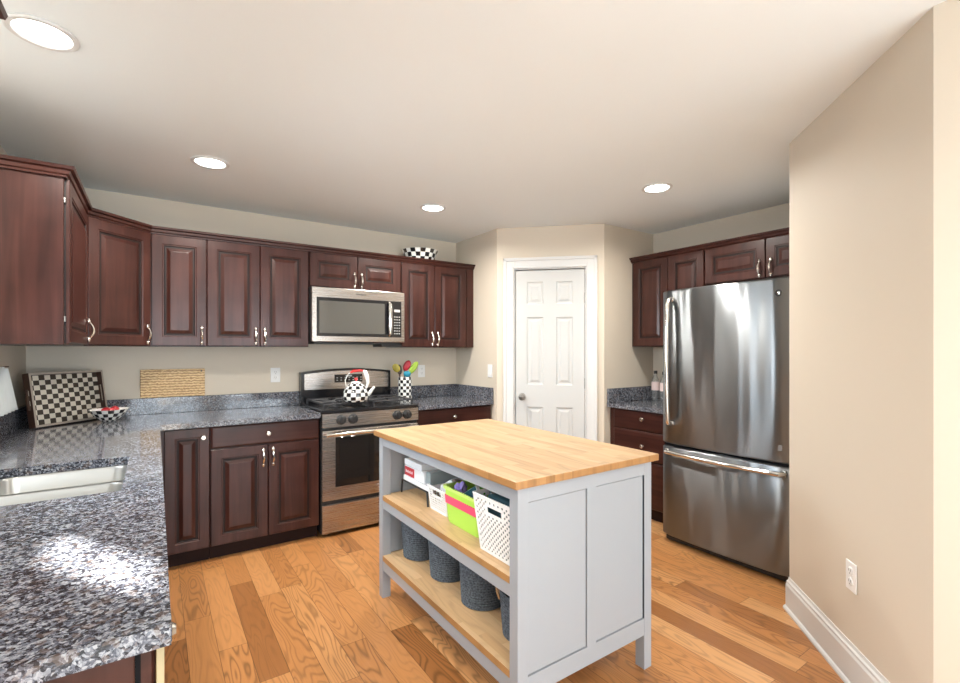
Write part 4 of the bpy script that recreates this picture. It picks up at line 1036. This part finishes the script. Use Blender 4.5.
utensil('spoon', 'olive yellow spoon leaning left in the chequered crock', -0.016, 0.0, -0.054, 0.005, 0.252, M['olive'], 0.080, 0.031, roll=-0.5)
utensil('spatula', 'red spatula standing highest in the chequered crock', 0.0, 0.02, 0.012, 0.03, 0.260, M['redsil'], 0.100, 0.030, roll=0.45)
utensil('spatula', 'lime green spatula leaning right in the chequered crock', 0.014, 0.0, 0.050, 0.0, 0.235, M['limesil'], 0.125, 0.027, roll=0.45)
utensil('spoon', 'turquoise spoon low at the front of the chequered crock', 0.0, -0.018, 0.005, -0.034, 0.205, M['turq'], 0.055, 0.032)
utensil('ladle', 'black spatula between the olive and red ones in the crock', -0.015, 0.02, -0.030, 0.035, 0.225, M['blackmat'], 0.090, 0.022, 'ladle')

# kettle
KX, KY, KZ = 1.236, 3.500, 0.954
kt = thing('kettle', 'black and white chequered tea kettle with a red-gripped handle on the range', 'kettle', (KX, KY, KZ), math.radians(-20))
prof = [(0, 0), (0.076, 0.0), (0.090, 0.013), (0.095, 0.040), (0.090, 0.068), (0.080, 0.094), (0.066, 0.117), (0.050, 0.134), (0.034, 0.141)]
b = BM(); lathe(b, prof+[(0, 0.141)], 32, mi=lambda i, k: (i+k//2) % 2 if 1 <= i < len(prof)-1 else 0, close=False); link('body', b, [M['white'], M['blackglaze']], kt, True, world=False)
b = BM(); lathe(b, [(0.036, 0), (0.034, 0.006), (0.015, 0.011), (0, 0.012)], 20, Matrix.Translation((0, 0, 0.1405))); ld = link('lid', b, M['white'], kt, True, world=False)
b = BM(); lathe(b, [(0, 0), (0.006, 0), (0.006, 0.006), (0.014, 0.014), (0.010, 0.024), (0, 0.026)], 14, Matrix.Translation((0, 0, 0.1515))); link('lid_knob', b, M['red'], ld, True, 'red lid knob', world=False)
b = BM(); tube(b, [(0.075, 0, 0.045), (0.100, 0, 0.060), (0.118, 0, 0.085), (0.135, 0, 0.108)], [0.020, 0.016, 0.012, 0.010], 10); link('spout', b, M['white'], kt, True, 'white spout', world=False)
b = BM(); tube(b, [(-0.070, 0, 0.105), (-0.078, 0, 0.16), (-0.055, 0, 0.205), (-0.03, 0, 0.222), (0.02, 0, 0.230), (0.056, 0, 0.228)], 0.003, 8); tube(b, [(0.078, 0, 0.098), (0.088, 0, 0.14), (0.080, 0, 0.185), (0.066, 0, 0.222), (0.052, 0, 0.228)], [0.006, 0.013, 0.017, 0.017, 0.010], 10)
hd = link('handle', b, M['white'], kt, True, 'white enamel handle', world=False)
b = BM(); tube(b, [(-0.042, 0, 0.216), (-0.02, 0, 0.226), (0.02, 0, 0.230), (0.052, 0, 0.228)], [0.007, 0.010, 0.010, 0.007], 10); link('grip', b, M['red'], hd, True, 'red grip', world=False)

# bottles on the right counter
for (bx_, by_, hgt, lab) in ((3.655, 2.630, 0.262, 'clear plastic bottle with a pink label on the small right counter, the left of two'), (3.655, 2.545, 0.255, 'clear plastic bottle with a dark cap nearest the fridge on the small right counter')):
    t = thing('bottle', lab, 'bottle', (bx_, by_, CZ1+0.001))
    b = BM(); lathe(b, [(0, 0), (0.030, 0), (0.034, 0.006), (0.034, hgt*0.60), (0.030, hgt*0.70), (0.014, hgt*0.86), (0.013, hgt*0.92), (0.0, hgt*0.92)], 20); link('body', b, M['clearplastic'], t, True, world=False)
    b = BM(); lathe(b, [(0.0348, hgt*0.34), (0.0348, hgt*0.62), (0.0343, hgt*0.62), (0.0343, hgt*0.34)], 20, close=False); link('label', b, M['bottlelabel'], t, True, 'pale pink and white label', world=False)
    b = BM(); lathe(b, [(0, hgt*0.9), (0.015, hgt*0.9), (0.015, hgt), (0, hgt)], 16); link('cap', b, M['blackmat'], t, True, 'dark cap', world=False)

# white gathered cloth above the left backsplash
t = thing('hanging_cloth', 'white pleated cloth hanging above the left backsplash at the picture edge', 'cloth', (XL+0.02, 3.40, 1.0))
b = BM(); nu, nv = 40, 14; grid = []
for j in range(nv+1):
    v = j/nv; z = 1.012+0.24*v
    half = 0.05+0.20*(1-v)**0.8*(1-0.15*v); yc = 3.385; row = []
    for i in range(nu+1):
        u = -1+2*i/nu
        row.append(b.verts.new((XL+0.030+0.018*math.sin(i*1.05)*(0.4+0.6*(1-v)), yc+u*half, z)))
    grid.append(row)
for j in range(nv):
    for i in range(nu): b.faces.new((grid[j][i], grid[j][i+1], grid[j+1][i+1], grid[j+1][i]))
o = link('fabric', b, M['cloth'], t, True); md = o.modifiers.new('thickness', 'SOLIDIFY'); md.thickness = 0.003
b = BM(); tube(b, [(XL+0.002, 3.385, 1.250), (XL+0.05, 3.385, 1.250)], 0.006, 8); link('hook', b, M['nickel'], t, True)

# ------------------------------------------------------------------ outlets and switch
def plate(name, label, loc, rot, kind):
    t = thing(name, label, 'outlet' if kind == 'outlet' else 'switch', loc, rot)
    b = BM(); box(b, -0.036, 0.036, -0.006, 0, -0.058, 0.058, 0.003, 2); link('plate', b, M['white_plastic'], t, world=False)
    if kind == 'outlet':
        for s in (-1, 1):
            b = BM(); lathe(b, [(0, 0), (0.0165, 0), (0.0165, 0.0085), (0.0155, 0.009), (0, 0.009)], 18, Matrix.Translation((0, 0, s*0.021)) @ RX); f = link('socket', b, M['white_plastic'], t, True, world=False)
            b = BM()
            for xx in (-0.006, 0.006): box(b, xx-0.001, xx+0.001, -0.0096, -0.0085, s*0.021-0.001, s*0.021+0.009)
            lathe(b, [(0, 0), (0.0022, 0), (0.0022, 0.0006), (0, 0.0006)], 8, Matrix.Translation((0, -0.009, s*0.021-0.008)) @ RX)
            link('slots', b, M['slot'], f, world=False)
    else:
        b = BM(); box(b, -0.017, 0.017, -0.010, -0.005, -0.034, 0.034, 0.002, 1); link('rocker', b, M['white_plastic'], t, world=False)
plate('wall_outlet', 'white wall outlet on the back wall left of the range', (0.783, YB-0.001, 1.140), 0, 'outlet')
plate('wall_outlet', 'white wall outlet on the back wall behind the utensil crock', (2.075, YB-0.001, 1.139), 0, 'outlet')
plate('light_switch', 'white rocker light switch on the short wall left of the pantry door', (PX-0.001, 3.485, 1.152), -PI/2, 'switch')
ow = Vector((2.292, 0.735, 0)); 
plate('wall_outlet', 'white wall outlet low on the angled right wall above the baseboard', (ow.x-0.0007, ow.y+0.0007, 0.432), math.radians(-135), 'outlet')

# ------------------------------------------------------------------ recessed ceiling lights
def can_light(label, x, y, r=0.076):
    t = thing('ceiling_light', label, 'ceiling light', (x, y, H-0.006), 0, 'recessed ceiling lights')
    b = BM(); lathe(b, [(r, 0.0055), (r+0.020, 0.0055), (r+0.021, 0.001), (r+0.016, -0.003), (r+0.002, -0.002), (r-0.002, 0.004)], 36, close=False)
    link('trim_ring', b, M['trim'], t, True, world=False)
    b = BM(); lathe(b, [(0, 0.0), (r*0.6, 0.0), (r*0.95, 0.0015), (r, 0.004), (0, 0.005)], 36); link('lens', b, M['diffuser'], t, True, 'glowing round lens', world=False)
    l = bpy.data.lights.new('lamp', 'AREA'); l.shape = 'DISK'; l.size = 0.14; l.energy = LAMP_W; l.color = (1.0, 0.955, 0.88); l.spread = math.radians(165)
    o = bpy.data.objects.new('lamp', l); COL.objects.link(o); o.location = (0, 0, -0.008); o.parent = t
    return t
can_light('big glowing round ceiling light nearest the top left picture corner', -0.312, 2.166)
can_light('round ceiling light above the cabinets left of the microwave', 0.255, 3.116)
can_light('round ceiling light over the range end near the pantry', 1.705, 3.160)
can_light('round ceiling light in front of the fridge', 2.704, 1.935)
can_light('round ceiling light behind the camera over the left walkway', 0.3, -0.4)  # this light and the next are added out of view to brighten the room
can_light('round ceiling light behind the camera near the right wall', 0.9, -2.2)

# unseen blocker added in the sink window; its opening shapes the sun patch
t = thing('window_shade', 'fabric shade drawn over the lower sink window', 'shade', (XL-0.03, (wy0+wy1)/2, wz0))
b = BM(); box(b, XL-0.035, XL-0.030, wy0+0.002, wy1-0.002, wz0+0.002, 1.78); box(b, XL-0.035, XL-0.030, wy0+0.002, 2.17, 1.78, wz1-0.002); box(b, XL-0.035, XL-0.030, 2.358, wy1-0.002, 1.78, wz1-0.002); box(b, XL-0.035, XL-0.030, 2.17, 2.358, 2.11, wz1-0.002)
link('fabric', b, M['shade'], t)
tag(link('area_rug', _rug, M['cream_sq2']), 'large pale cream rug on the floor behind the camera', 'rug')
